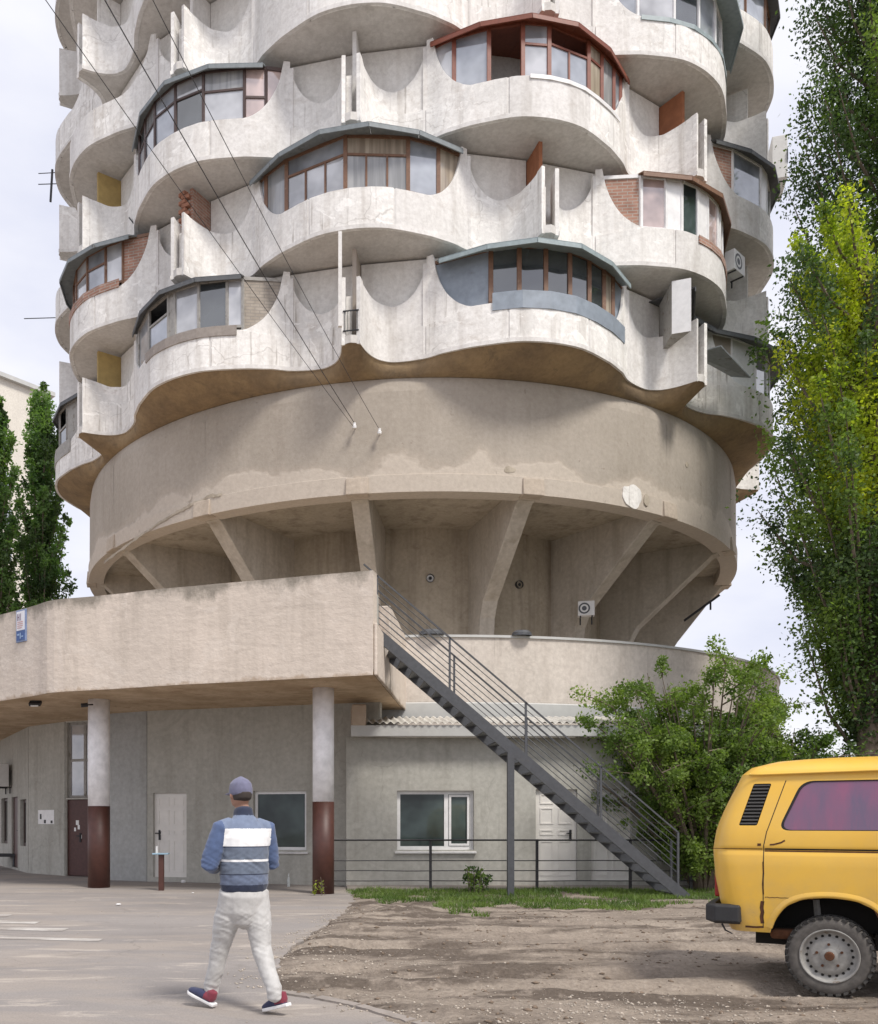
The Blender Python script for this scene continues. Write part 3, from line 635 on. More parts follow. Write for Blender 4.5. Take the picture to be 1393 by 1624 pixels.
# the low broken parapet of the end, behind the stair opening
q = MB(); p0 = a+d*2.3; q.prism([tuple(p0[:2]), tuple((p0+s*.05)[:2]), tuple((b+s*.05)[:2]), tuple(b[:2]), tuple((b-s*.2)[:2]), tuple((p0-s*.2)[:2])], CD+.021, CTOP-.12); q.build('end_parapet', M['canopy'], canopy, bevel=.03)
q = MB(); p0 = Vector((.62,17.45,0)); q.prism([(.60,17.30),(.86,17.22),(.98,17.72),(.72,17.8)], CD+.0, CTOP-.35); q.build('stair_jamb', M['annex'], canopy)
# painted rim strip on top and a loose white batten
p = W(190,940,19.3); q = MB(); q.bar(W(192,941,19.2)+Vector((0,.25,.03)), W(281,932,18.75)+Vector((0,.25,.03)), .06, .05)
tag(q.build('batten', M['pvc']), 'long white batten lying on top of the canopy parapet', 'batten')
for (xa, xb, base, nm) in ((140,174,1410,'left'),(496,530,1420,'right')):
    dd = EYE*F/(base-CY)+.2; c = W((xa+xb)/2, CY, dd); r = (xb-xa)/2/F*dd
    colr = MB(); colr.cyl((c.x, c.y, 1.92 if nm == 'right' else 1.86), r, CB-(1.92 if nm == 'right' else 1.86)+.02, 28)
    co = colr.build('column', M['col_w'], canopy, smooth=False)
    zb = 1.92 if nm == 'right' else 1.86
    q = MB(); q.cyl((c.x, c.y, -.02), r+.004, zb+.02, 28); q.build('painted_base', M['col_b'], co)
    for oo in (co, co.children[0]):
        for pl in oo.data.polygons: pl.use_smooth = len(pl.vertices) == 4

# ------------------------------------------------------------------ walls behind the canopy and annex
def wall_cells(mb, p0, p1, z0, z1, th, holes, m=0):
    """upright wall from p0 to p1 (front face on the line), rectangular holes (s0,s1,za,zb) in metres along it"""
    p0 = Vector((p0[0],p0[1],0)); p1 = Vector((p1[0],p1[1],0)); L = (p1-p0).length; d = (p1-p0)/L; nb = Vector((-d.y,d.x,0))
    if nb.y < 0: nb = -nb
    S = sorted({0,L}|{min(max(h[i],0),L) for h in holes for i in (0,1)}); Z = sorted({z0,z1}|{h[i] for h in holes for i in (2,3)})
    P = lambda s, z, k: p0+d*s+nb*th*k+Vector((0,0,z))
    def inside(s, z): return any(h[0] < s < h[1] and h[2] < z < h[3] for h in holes)
    for a, b in zip(S, S[1:]):
        for c, e in zip(Z, Z[1:]):
            if inside((a+b)/2, (c+e)/2): continue
            mb.quad(P(a,c,0), P(b,c,0), P(b,e,0), P(a,e,0), m); mb.quad(P(b,c,1), P(a,c,1), P(a,e,1), P(b,e,1), m)
    for h in holes:
        a, b, c, e = h
        mb.quad(P(a,c,0), P(a,e,0), P(a,e,1), P(a,c,1), m); mb.quad(P(b,c,0), P(b,c,1), P(b,e,1), P(b,e,0), m)
        mb.quad(P(a,e,0), P(b,e,0), P(b,e,1), P(a,e,1), m); mb.quad(P(a,c,0), P(a,c,1), P(b,c,1), P(b,c,0), m)
    mb.quad(P(0,z1,0), P(L,z1,0), P(L,z1,1), P(0,z1,1), m); mb.quad(P(0,z0,0), P(0,z1,0), P(0,z1,1), P(0,z0,1), m); mb.quad(P(L,z0,0), P(L,z0,1), P(L,z1,1), P(L,z1,0), m)
    return d, nb, P, L
def on_wall(p0, p1, x):
    """distance along wall p0-p1 seen at photo column x"""
    k = (x-CX)/F; dx = p1[0]-p0[0]; dy = p1[1]-p0[1]; t = (k*p0[1]-p0[0])/(dx-k*dy); return t*math.hypot(dx,dy), p0[1]+t*dy
def zat(y, d): return EYE+(CY-y)/F*d
def window(parent, P, a, b, z0, z1, mullions=(), transoms=(), frame='pvc', pane='glass_g', fw=.07, depth=.5, sill=True):
    f = MB(); k0 = depth
    def rect(s0, s1, za, zb, k=k0, t=.06):
        A = P(s0,za,k); B = P(s1,za,k); Cc = P(s1,zb,k); D = P(s0,zb,k); f.slabquad(A,B,Cc,D,t)
    rect(a, b, z0, z0+fw); rect(a, b, z1-fw, z1); rect(a, a+fw, z0+fw, z1-fw); rect(b-fw, b, z0+fw, z1-fw)
    for m in mullions: rect(m-fw*.6, m+fw*.6, z0+fw, z1-fw)
    for t in transoms: rect(a+fw, b-fw, t-fw*.5, t+fw*.5, k0+.02)
    w = f.build('window', M[frame], parent)
    edges = [a+fw]+list(mullions)+[b-fw]; ze = [z0+fw]+list(transoms)+[z1-fw]
    for u, v in zip(edges, edges[1:]):
        for c, e in zip(ze, ze[1:]):
            q = MB(); q.slabquad(P(u,c,k0+.12), P(v,c,k0+.12), P(v,e,k0+.12), P(u,e,k0+.12), .015); q.build('pane', M[pane], w)
    if sill:
        s = MB(); A = P(a-.05,z0-.05,-.35); B = P(b+.05,z0-.05,-.35); Cc = P(b+.05,z0-.015,k0); D = P(a-.05,z0-.015,k0); s.slabquad(A,B,Cc,D,.03); s.build('window_sill', M['pvc'], w)
    return w
def paneldoor(parent, P, a, b, z0, z1, mat='door_w', k=.35, relief=True, handle=True, hs=.85):
    q = MB(); q.slabquad(P(a,z0,k), P(b,z0,k), P(b,z1,k), P(a,z1,k), .06); W_ = b-a; H_ = z1-z0
    d = q.build('door', M[mat], parent)
    fr = MB()
    for u, v, c, e in ((a-.05,a,z0,z1+.05),(b,b+.05,z0,z1+.05),(a,b,z1,z1+.05)): fr.slabquad(P(u,c,k-.06), P(v,c,k-.06), P(v,e,k-.06), P(u,e,k-.06), .08)
    fr.build('door_frame', M[mat], d)
    if relief:
        for s0, s1, c, e in ((.12,.44,.06,.44),(.56,.88,.06,.44),(.12,.44,.50,.56),(.56,.88,.50,.56),(.12,.44,.62,.80),(.56,.88,.62,.80),(.12,.44,.84,.95),(.56,.88,.84,.95)):
            r = MB(); u, v, c, e = a+W_*s0, a+W_*s1, z0+H_*c, z0+H_*e; t = .03
            for x0, x1, y0, y1 in ((u,v,c,c+t),(u,v,e-t,e),(u,u+t,c+t,e-t),(v-t,v,c+t,e-t)): r.slabquad(P(x0,y0,k-.06), P(x1,y0,k-.06), P(x1,y1,k-.06), P(x0,y1,k-.06), .02)
            r.build('raised_moulding', M[mat], d)
    if handle:
        h = MB(); s = a+W_*hs; h.slabquad(P(s-.025,z0+H_*.44,k-.12), P(s+.025,z0+H_*.44,k-.12), P(s+.025,z0+H_*.56,k-.12), P(s-.025,z0+H_*.56,k-.12), .03)
        h.slabquad(P(s-.1,z0+H_*.515,k-.3), P(s+.02,z0+H_*.515,k-.3), P(s+.02,z0+H_*.528,k-.3), P(s-.1,z0+H_*.528,k-.3), .03); h.build('handle', M['black'], d)
    return d

base = thing('ground_floor_building', (-4,24,0), 'grey rendered ground floor walls under the canopy with doors and windows', 'building')
# wall under the canopy (between the columns)
A0, A1 = (-4.5,22.85), (1.2,21.15)
s_d0, dd = on_wall(A0,A1,243); s_d1, _ = on_wall(A0,A1,296); s_w0, dw = on_wall(A0,A1,402); s_w1, _ = on_wall(A0,A1,486)
q = MB(); holes = [(s_d0,s_d1,zat(1391,dd),zat(1258,dd)), (s_w0,s_w1,zat(1348,dw),zat(1255,dw))]
d_, n_, P, L = wall_cells(q, A0, A1, -.1, 4.3, .22, holes); wl = q.build('front_wall', M['annex'], base)
paneldoor(base, P, s_d0, s_d1, holes[0][2], holes[0][3], hs=.16)
window(base, P, s_w0, s_w1, holes[1][2], holes[1][3], (), frame='pvc', pane='glass_g')
# bluish patched piece, entrance recess, further wall, oblique shop wall
B0 = (-5.62,23.45); q = MB(); wall_cells(q, B0, (-4.52,22.90), -.1, 4.3, .22, []); q.build('patched_wall', M['annex_l'], base)
q = MB(); q.prism([(-5.62,23.45),(-5.5,23.5),(-6.25,25.1),(-6.4,25.05)], -.1, 4.3); q.build('recess_wall', M['annex'], base)
D0, D1 = (-7.22,25.25), (-6.3,24.85)
sd0, ddd = on_wall(D0,D1,107); sd1, _ = on_wall(D0,D1,150); L_ = math.hypot(D1[0]-D0[0], D1[1]-D0[1])
q = MB(); zdo = zat(1268,ddd); h2 = [(.03,L_-.03,.02,zdo),(.03,L_-.03,zdo+.04,zat(1146,ddd))]
d_, n_, P, L = wall_cells(q, D0, D1, -.1, 4.3, .2, h2); q.build('entrance_wall', M['annex'], base)
dr = paneldoor(base, P, .05, L_-.05, .03, zdo, 'door_b', relief=False, hs=.45)
q = MB()
for (s, c, w, h) in ((.30,1.42,.10,.13),(.24,1.25,.06,.1),(.36,1.3,.07,.12),(.42,1.05,.08,.1)): q.slabquad(P(s,c,.33), P(s+w,c,.33), P(s+w,c+h,.33), P(s,c+h,.33), .01)
q.build('torn_paper', M['pvc'], dr)
window(base, P, .03, L_-.03, h2[1][2], h2[1][3], ((L_)*.58,), ((h2[1][2]*.5+h2[1][3]*.5),), frame='greywood', pane='glass_b', sill=False)
E0 = (-8.68,26.6); q = MB(); d_, n_, P, L = wall_cells(q, E0, (-7.26,25.3), -.1, 4.3, .2, []); q.build('side_wall', M['annex'], base)
q = MB(); sp, dp = on_wall(E0, (-7.26,25.3), 61); sq, _ = on_wall(E0, (-7.26,25.3), 86); za, zb = zat(1307,dp), zat(1285,dp)
q.slabquad(P(sp,za,-.05), P(sq,za,-.05), P(sq,zb,-.05), P(sp,zb,-.05), .01); no = q.build('notice_sheet', M['pvc']); tag(no, 'white paper notice stuck to the grey wall left of the entrance door', 'notice')
q = MB(); w = sq-sp; h = zb-za
for u, v, c, e in ((.12,.22,.35,.72),(.38,.5,.05,.3),(.8,.92,.05,.25)): q.slabquad(P(sp+w*u,za+h*c,-.075), P(sp+w*v,za+h*c,-.075), P(sp+w*v,za+h*e,-.075), P(sp+w*u,za+h*e,-.075), .004)
q.build('print', M['black'], no)
G0, G1 = (-14.0,36.5), (-8.72,26.68)
def gs(x): return on_wall(G0,G1,x)
hl = []
for xa, xb, ya, yb in ((2,12,1266,1338),(18.5,28,1264,1376),(32,41.5,1268,1342)):
    sa, da = gs(xa); sb, db = gs(xb); dm = (da+db)/2; hl.append((sa,sb,max(-.02,zat(yb,dm)),zat(ya,dm)))
q = MB(); d_, n_, P, L = wall_cells(q, G0, G1, -.1, 4.3, .2, hl); q.build('shop_wall', M['annex'], base)
for i, h in enumerate(hl):
    if i == 1: paneldoor(base, P, h[0], h[1], h[2]+.02, h[3], 'door_b', relief=False)
    else: window(base, P, h[0], h[1], h[2], h[3], (), frame='darkbrown', pane='glass_d', sill=False, fw=.09)
# air conditioner over the shop windows
def ac_unit(name, c, dirv, w, h, dp, label):
    d = Vector(dirv).normalized(); nrm = Vector((d.y,-d.x,0)); c = Vector(c); t = thing(name, c, label, 'air conditioner')
    rot = Matrix((d, -nrm, Vector((0,0,1)))).transposed()
    q = MB(); q.box(c, (w,dp,h), rot); q.build('casing', M['ac'], t, bevel=.015)
    f = c+nrm*(dp/2+.004)-d*w*.12; q = MB(); n = 24; rr = h*.38
    V = [f+d*rr*k*math.cos(2*math.pi*i/n)+Vector((0,0,rr*k*math.sin(2*math.pi*i/n))) for k in (1,.72) for i in range(n)]
    q.add(V, [(i,(i+1)%n,n+(i+1)%n,n+i) for i in range(n)]); V = [f-nrm*.002+d*rr*.42*math.cos(2*math.pi*i/n)+Vector((0,0,rr*.42*math.sin(2*math.pi*i/n))) for i in range(n)]; q.add(V,[tuple(range(n))]); q.build('fan_grille', M['metal_d'], t)
    q = MB()
    for s in (-.35,.35):
        a = c+d*w*s-Vector((0,0,h/2+.015)); q.bar(a+nrm*dp/2, a-nrm*(dp/2+.1), .035, .03); q.bar(a-nrm*(dp/2+.06), a-nrm*(dp/2+.06)-Vector((0,0,.2)), .035, .03)
    q.build('bracket', M['black'], t)
    return t
s, d0 = gs(15); p = P(s, zat(1231,d0), -1.4); ac_unit('air_conditioner', p, d_, 1.15, .72, .34, 'white air conditioner unit mounted above the shop windows under the canopy')
# stool or bin in the corner by the shop
p = W(5,1366,29.2); t = thing('bench', (p.x,p.y,0), 'small dark bench by the shop wall at the left edge', 'bench')
q = MB(); q.box((p.x,p.y,.45),(.9,.4,.10)); q.build('seat', M['black'], t)
for sx in (-.38,.38):
    q = MB(); q.bar((p.x+sx,p.y,.02),(p.x+sx,p.y,.4),.05,.3,up=(0,1,0)); q.build('leg', M['metal_d'], t)

# annex to the right
annex = thing('annex', (5,21,0), 'grey rendered single storey annex behind the steel stair with pale corrugated roof', 'building')
q = MB(); X0, X1, YA = .42, 9.4, 20.75; A0 = (X0,YA); A1 = (X1,YA); ax = lambda x: (x-CX)/F*YA-X0; az = lambda y: zat(y,YA)
holes = [(ax(630),ax(752),az(1348),az(1254)), (ax(850),ax(916),az(1398),az(1252)), (ax(938),ax(1002),az(1398),az(1252))]
d_, n_, PA, L = wall_cells(q, A0, A1, -.1, 3.42, .22, holes); q.build('front_wall', M['annex'], annex)
q = MB(); q.prism([(X0+.003,YA+.225),(X0+.2,YA+.225),(X0+.2,YA+3),(X0+.003,YA+3)], -.1, 3.42); q.build('side_wall', M['annex'], annex); q = MB(); q.prism([(X1-.2,YA+.225),(X1-.003,YA+.225),(X1-.003,YA+6),(X1-.2,YA+6)], -.1, 3.42); q.build('side_wall', M['annex'], annex)
window(annex, PA, *holes[0][:2], holes[0][2], holes[0][3], (ax(709),), pane='glass_g', fw=.08)
# opening casement frame of the right-hand light
q = MB(); a, b, c, e = ax(709)+.06, holes[0][1]-.09, holes[0][2]+.09, holes[0][3]-.09
for u, v, z0_, z1_ in ((a,b,c,c+.05),(a,b,e-.05,e),(a,a+.05,c+.05,e-.05),(b-.05,b,c+.05,e-.05)): q.slabquad(PA(u,z0_,.42), PA(v,z0_,.42), PA(v,z1_,.42), PA(u,z1_,.42), .05)
q.build('casement', M['pvc'], annex)
paneldoor(annex, PA, *holes[1]); paneldoor(annex, PA, *holes[2], hs=.15)
# roof: corrugated sheet behind a fascia board
FX0 = (557-CX)/F*20.3; q = MB(); q.box(((FX0+9.8)/2, 20.45, 3.53), (9.8-FX0, .16, .25)); q.build('fascia', M['fascia'], annex, bevel=.012)
q = MB(); V = []; nxx = 330; xa = FX0+.35
for j, (yy, zz) in enumerate(((20.32,3.70),(22.0,4.02))):
    for i in range(nxx+1): V.append((xa+(9.8-xa)*i/nxx, yy, zz+.028*math.sin(i*2*math.pi/6)))
q.add(V, [(i,i+1,nxx+2+i,nxx+1+i) for i in range(nxx)]); q.build('corrugated_roof', M['eternit'], annex, smooth=True, fix=False)
q = MB(); q.prism([(FX0+.02,20.36),(FX0+.34,20.36),(FX0+.34,21.4),(FX0+.02,21.4)], 3.64, 4.12); q.build('roof_upstand', M['canopy'], annex, bevel=.03)
# drain strip of render on podium above the roof
q = MB(); ring(q, [(12.70,4.05),(12.74,4.07),(12.74,4.42),(12.70,4.45)], -14, 40, 40); q.build('flashing_band', M['fascia'], tower)
# paved apron at the foot of annex
q = MB(); q.box(((X0+X1)/2,20.35,.015),(X1-X0,.9,.12)); tag(q.build('apron_paving', M['plinth'], bevel=.01), kind='structure')

# ------------------------------------------------------------------ steel stair
stair = thing('steel_stair', (4,18.6,0), 'dark grey steel stair with rod railings climbing to the canopy deck', 'staircase')
SA = Vector((.98,18.2,5.24)); SB = Vector((7.12,18.2,.0)); sd = (SB-SA); sl_ = sd.normalized(); up = Vector((-sl_.z,0,sl_.x))
if up.z < 0: up = -up
for yy in (18.2, 19.15):
    q = MB(); a = Vector((SA.x,yy,SA.z)); b = Vector((SB.x,yy,SB.z-.02)); q.bar(a, b, .05, .21, up=up); q.build('stringer', M['metal_d'], stair)
NT = 26
trd = None
for i in range(NT):
    p = SA+sd*((i+.5)/NT)
    if trd is None:
        q = MB(); q.box((0,0,0),(.21,.88,.025)); trd = q.mesh('tread'); trd.materials.append(M['metal_d'])
    o = bpy.data.objects.new('tread', trd); C.objects.link(o); o.location = Vector((p.x-.02, 18.675, p.z-.03)) ; adopt(o, stair)
RH = 1.02
for side, yy, sh in ((0,18.2,0),(1,19.15,.22)):
    for i, xx in enumerate((.98,2.42,3.93,5.42,6.95)):
        xx = xx+sh*(i > 0); tt = (xx-SA.x)/(SB.x-SA.x); zz = SA.z+(SB.z-SA.z)*tt
        q = MB(); q.bar((xx,yy,zz+.05),(xx,yy,zz+RH+.13),.04,.04,up=(0,1,0)); q.build('railing_post', M['metal_d'], stair)
    for k in range(7):
        h = RH+.13-k*.135; off = Vector((0,0,h)); e0 = SA+off; e1 = SB+off-sl_*.22; e0.y = e1.y = yy
        q = MB()
        if k == 0: q.bar(e0-sl_*.35, e1, .04, .03, up=up)
        else: q.tube([e0,e1], .0085, 5)
        q.build('handrail' if k == 0 else 'rail_rod', M['metal_d'], stair)
for yy in (18.2,):
    xx = (810-CX)/F*18.2; tt = (xx-SA.x)/(SB.x-SA.x); zz = SA.z+(SB.z-SA.z)*tt
    q = MB(); q.bar((xx,yy,-.05),(xx,yy,zz-.1),.13 if yy < 19 else .1,.11,up=(0,1,0)); q.build('support_post', M['metal_d'], stair)
q = MB(); q.box((.86,18.68,4.98),(.35,1.05,.12)); q.build('landing_bracket', M['metal_d'], stair)

# ------------------------------------------------------------------ low fence
YF = 19.75; fence = thing('wire_fence', (4,YF,0), 'thin black low fence with horizontal rods in front of the annex', 'fence')
fx = lambda x: (x-CX)/F*YF
for x in (523,683,852,1000,1096):
    q = MB(); q.bar((fx(x),YF,-.05),(fx(x),YF,zat(1331,YF)),.055,.055,up=(0,1,0)); q.build('post', M['black'], fence)
for y, w in ((1332.5,.04),(1365,.022),(1381,.022),(1397,.022)):
    q = MB(); pts = []; n = 24
    for i in range(n+1):
        xx = fx(521)+(fx(1098)-fx(521))*i/n; pts.append((xx, YF-.03, zat(y,YF)+(.012*mnoise.noise(Vector((xx*.8,y,0))) if w < .03 else 0)))
    q.tube(pts, w/2, 5); q.build('rail', M['black'], fence)

# ------------------------------------------------------------------ wires, insulators and small things on the building
def at_drum(x, y, r=11.45):
    """point of the drum seen at photo x, y"""
    k = (x-CX)/F; A = k*k+1; B = -2*(k*TX+TY); r = r*RS; Cc = TX*TX+TY*TY-r*r; d = (-B-math.sqrt(max(0,B*B-4*A*Cc)))/(2*A); return W(x, y, d)
for i, ((xe, ye), (xs, ys), lab) in enumerate((((564,681),(88,0),'leftmost of the three black cables slanting from the drum to the upper left'),
        ((563,672),(183,0),'middle one of the three black cables slanting from the drum to the upper left'),
        ((603,683),(261,0),'rightmost of the three black cables slanting from the drum to the upper left'))):
    a = at_drum(xe, ye); b = W(xs, ys, 13.0); b = b+(b-a)*.6; q = MB(); pts = []
    for k in range(25):
        t = k/24; p = a.lerp(b, t); p.z -= .35*4*t*(1-t)*(.6+.2*i); pts.append(p)
    q.tube(pts, .009 if i == 1 else .0065, 5); tag(q.build('cable', M['wire']), lab, 'cable', 'cables running to the drum')
for x, y, lab in ((564,678,'small white insulator hook on the drum where two cables end'),(603,687,'small white insulator on the drum where the rightmost cable ends')):
    p = at_drum(x, y); t = thing('insulator', p, lab, 'insulator', 'insulators on the drum'); n = (p-Vector((TX,TY,p.z))).normalized()
    q = MB(); q.tube([p-n*.05, p+n*.16], .018, 6); q.build('hook', M['black'], t)
    q = MB(); q.tube([p+n*.16+Vector((0,0,-.09)), p+n*.16+Vector((0,0,-.03)), p+n*.16+Vector((0,0,.0)), p+n*.16+Vector((0,0,.05))], [.05,.055,.035,.04], 10); q.build('porcelain_bell', M['pvc'], t)
    
# round vents in the core wall
for x, y, lab in ((682,918,'round pale vent pipe in the core wall left of the leaning fin'),(822,928,'round dark vent pipe in the core wall right of the leaning fin')):
    p = at_drum(x, y, 7.55); n = (p-Vector((TX,TY,p.z))).normalized(); t = thing('vent_pipe', p, lab, 'vent', 'vents in the core wall')
    q = MB(); q.tube([p-n*.1, p+n*.12], .12, 20, cap=False); q.build('collar', M['metal_d'], t)
    q = MB(); q.tube([p+n*.02, p+n*.06], .105, 20); q.build('vent_face', M['ac'] if x < 700 else M['core'], t)
    q = MB(); q.tube([p+n*.07, p+n*.09], .05, 14); q.build('vent_core', M['black'], t)
p = at_drum(930, 966, 9.15); n = (p-Vector((TX,TY,p.z))).normalized()
ac_unit('air_conditioner', p, (1,-.25,0), .48, .44, .26, 'small white air conditioner hung on a fin foot above the podium rim')
# long dark pipe leaning on the far right fin bay
q = MB(); a = W(1086,984,33.0); b = W(1141,944,33.0); q.bar(a, b, .10, .08); q.bar(a.lerp(b,.75), a.lerp(b,.75)+Vector((0,0,-.3)), .05, .05); tag(q.build('pipe', M['black']), 'long dark pipe slung under the drum at its far right end', 'pipe')
# things left on the podium rim
for x, y, w, lab in ((685,996,.62,'low dark lump of roofing felt on the podium rim beside the stair top'),(828,1000,.5,'small dark heap on the podium rim below the second vent')):
    c = at_drum(x, y, 12.75); c.z = 6.11; q = MB(); V = []; n = 12
    for k, (rr, zz) in enumerate(((1,-.01),(.95,.06),(.6,.12))):
        for i in range(n): an = 2*math.pi*i/n; s = rr*(1+.25*mnoise.noise(Vector((math.cos(an)*2,math.sin(an)*2,k+x)))); V.append(c+Vector((w/2*s*math.cos(an), .14*s*math.sin(an), zz*(1+.4*mnoise.noise(Vector((i,k,x))) if zz > 0 else 1))))
    q.add(V, [(k*n+i, k*n+(i+1)%n, (k+1)*n+(i+1)%n, (k+1)*n+i) for k in range(2) for i in range(n)]+[tuple(2*n+i for i in range(n))]); tag(q.build('roofing_scrap', M['metal_d']), lab, 'scrap')
# patch of pale render on the drum rim over the right-hand fin
def drum_patch(x, y, w, h, mat, seed, r=11.478):
    c = at_drum(x, y, r); a0 = math.degrees(math.atan2(c.x-TX, TY-c.y)); q = MB(); n = 26; V = [tp(a0, r+.012, c.z)]
    for i in range(n):
        an = 2*math.pi*i/n; s = 1+.28*mnoise.noise(Vector((math.cos(an)*1.4, math.sin(an)*1.4, seed))); V.append(tp(a0+math.degrees(w/2*s*math.cos(an)/r), r+.008, c.z+h/2*s*math.sin(an)))
    for i in range(n): v = V[1+i]; d = Vector((TX,TY,v.z))-v; V.append(v+d.normalized()*.04)
    q.add(V, [(0,1+i,1+(i+1)%n) for i in range(n)]+[(1+i,1+n+i,1+n+(i+1)%n,1+(i+1)%n) for i in range(n)]); return q.build('render_patch', mat, tower)
drum_patch(1003, 786, .72, .62, M['white'], 3.1); drum_patch(1026, 793, .22, .3, M['core'], 5.2, 11.485); drum_patch(808, 745, .3, .16, M['core'], 8.7, 11.43); drum_patch(1090, 737, .16, .16, M['core'], 2.2, 11.425); drum_patch(566, 765, .3, .34, M['drum_lip'], 1.2, 11.47)
# exposed cracks: dark ragged strip along the left rim
q = MB(); V = []; n = 40
for i in range(n+1):
    x = 352-(352-165)*i/n; y = 783+(893-783)*(i/n)**1.35; c = at_drum(x, y, 11.475); w = .03+.05*abs(mnoise.noise(Vector((i*.5,0,4)))); c.z += .05*mnoise.noise(Vector((i*.35,0,9)))
    nn = (c-Vector((TX,TY,c.z))).normalized()*.012; V += [c+nn+Vector((0,0,w)), c+nn-Vector((0,0,w))]
q.add(V, [(2*i,2*i+1,2*i+3,2*i+2) for i in range(n)]); q.build('rim_crack', M['core'], tower)

# bricks stacked as a ragged pillar at two balcony ends
def brick_pillar(ph, r, z, h, n, name='brick'):
    me = None
    for i in range(n):
        if me is None:
            q = MB(); q.box((0,0,0),(.26,.13,h/n*.82)); me = q.mesh('brick'); me.materials.append(M['brick_solid'])
        o = bpy.data.objects.new('brick', me); C.objects.link(o); o.location = tp(ph+(.25 if i % 2 else -.25), r, z+h/n*(i+.5)); o.rotation_euler = (0,0,R(ph+(8 if i % 2 else -6))); adopt(o, tower)
M['brick_solid'] = plain('bare brick', (.36,.17,.11), .9, .3, 8, bump=.3)
brick_pillar(PH-22.5-.9, 11.95, Z0+FH+.9, 1.75, 15); brick_pillar(PH-90+22.5-.5, 11.9, Z0+.2, 1.9, 15)
# balcony box closet on the right-hand first-storey balcony
t = thing('balcony_closet', tp(33,12.3,Z0+1.4), 'boxy white and grey closet hung on the lowest balcony ring at right', 'closet')
a = tp(33.0,11.35,Z0+1.12); b = tp(29.9,12.25,Z0+1.12); c = tp(31.0,12.65,Z0+1.08); hh = Vector((0,0,1.42))
q = MB(); q.slabquad(a, b, b+hh, a+hh, .06); q.build('side_board', M['greywood'], t)
q = MB(); q.slabquad(b, c, c+hh, b+hh, .06); q.build('front_board', M['pvc'], t)
q = MB(); q.slabquad(a, c, b, a.lerp(b,.5), .05); q.build('bottom_board', M['greywood'], t)
q = MB(); q.slabquad(tp(36.2,12.75,Z0+1.0), tp(44,12.72,Z0+.7), tp(44,12.2,Z0+.92), tp(36.2,11.9,Z0+1.12), .03); q.build('under_shelf', M['visor'], t)
# railing in the slot of the lowest ring above the stair
q = MB(); s0 = tp(PH-.9,12.45,Z0+.2); s1 = tp(PH+.9,12.45,Z0+.2)
t = thing('slot_railing', s0.lerp(s1,.5), 'small black railing in the slot between the two lowest front balconies', 'railing')
for k, h in ((0,.12),(1,.62)):
    q = MB(); q.bar(s0+Vector((0,0,h)), s1+Vector((0,0,h)), .025, .025); q.build('rail', M['black'], t)
for k in range(5):
    q = MB(); p = s0.lerp(s1,(k+.5)/5); q.bar(p+Vector((0,0,.1)), p+Vector((0,0,.62)), .015, .015); q.build('bar', M['black'], t)
q = MB(); p = tp(PH-1.0,12.7,Z0+.3); q.bar(p, p+Vector((0,0,2.35)), .09, .09, up=(0,1,0)); q.build('upright_board', M['white_b'], tower)
# hanging box at right edge of the tower, antennas at the left edge
p = W(1232,268,33.0); ac_unit('air_conditioner', p, (.3,1,0), 1.3, 1.5, .5, 'grey box unit projecting from the right edge of the tower')
p = W(1166,420,27.6); ac_unit('air_conditioner', p, (.75,.66,0), .7, .6, .3, 'white air conditioner at the right end of the second balcony ring')
for x, y, d, L, lab in ((78,290,34,.9,'dark aerial with short bars at the left edge of the tower'),(60,503,33,1.1,'thin horizontal rod aerial at the left edge of the tower')):
    p = W(x, y, d); t = thing('aerial', p, lab, 'aerial'); q = MB(); q.bar(p+Vector((1.2,0,0)), p-Vector((L*.45,0,.05)), .022, .022); q.build('boom', M['black'], t)
    if y < 400:
        q = MB(); q.bar(p-Vector((-.05,0,.7)), p+Vector((.12,0,.5)), .07, .05, up=(0,1,0)); q.bar(p+Vector((-.4,0,.35)), p+Vector((.5,0,.4)), .02, .02); q.build('mast', M['black'], t)
# clothes-drying bracket poles under two balconies
for (xa,ya,xb,yb,dep,lab) in ((205,345,234,385,27.8,'thin slanting drying pole at the brown balcony on the left'),(438,230,222,0,0,None)):
    if not lab: continue
    q = MB(); q.bar(W(xa,ya,dep), W(xa+28,ya+36,dep-.4), .035, .035); tag(q.build('drying_pole', M['black']), lab, 'pole')

# ------------------------------------------------------------------ small things below
# enamel sign on canopy parapet
u = (36-CX)/F
def canopy_pt(x, z, out=0.0):
    k = (x-CX)/F
    for (a, b) in zip(F2, F2[1:]):
        dx = b[0]-a[0]; dy = b[1]-a[1]; t = (k*a[1]-a[0])/(dx-k*dy)
        if 0 <= t <= 1:
            n = Vector((dy,-dx,0)).normalized(); n = n if n.y < 0 else -n; return Vector((a[0]+dx*t, a[1]+dy*t, z))+n*out, Vector((dx,dy,0)).normalized(), n
sp_, sdv, snn = canopy_pt(36, 5.55, .05)
zt_, zb_ = zat(967,sp_.y), zat(1018,sp_.y); hw = 12/F*sp_.y*1.12; zc = (zt_+zb_)/2; sh_ = (zt_-zb_)
sign = thing('street_sign', (sp_.x,sp_.y,zb_), 'blue framed white and blue enamel sign fixed to the canopy parapet', 'sign')
def sgn(u0,u1,v0,v1,off,t=.02):
    b = Vector((sp_.x,sp_.y,0)); f = lambda u,v: b+sdv*u*hw+snn*off+Vector((0,0,zb_+v*sh_)); q = MB(); q.slabquad(f(u0,v0), f(u1,v0), f(u1,v1), f(u0,v1), t); return q
M['sign_blue'] = plain('sign blue', (.045,.10,.28), .4, .15); M['sign_white'] = plain('sign white', (.75,.75,.78), .4, .05); M['sign_grey'] = plain('sign ink', (.22,.16,.22), .5, .05); M['sign_pink'] = plain('sign pink ink', (.6,.36,.34), .5, .05); M['sign_lblue'] = plain('sign light blue', (.30,.42,.62), .5, .2)
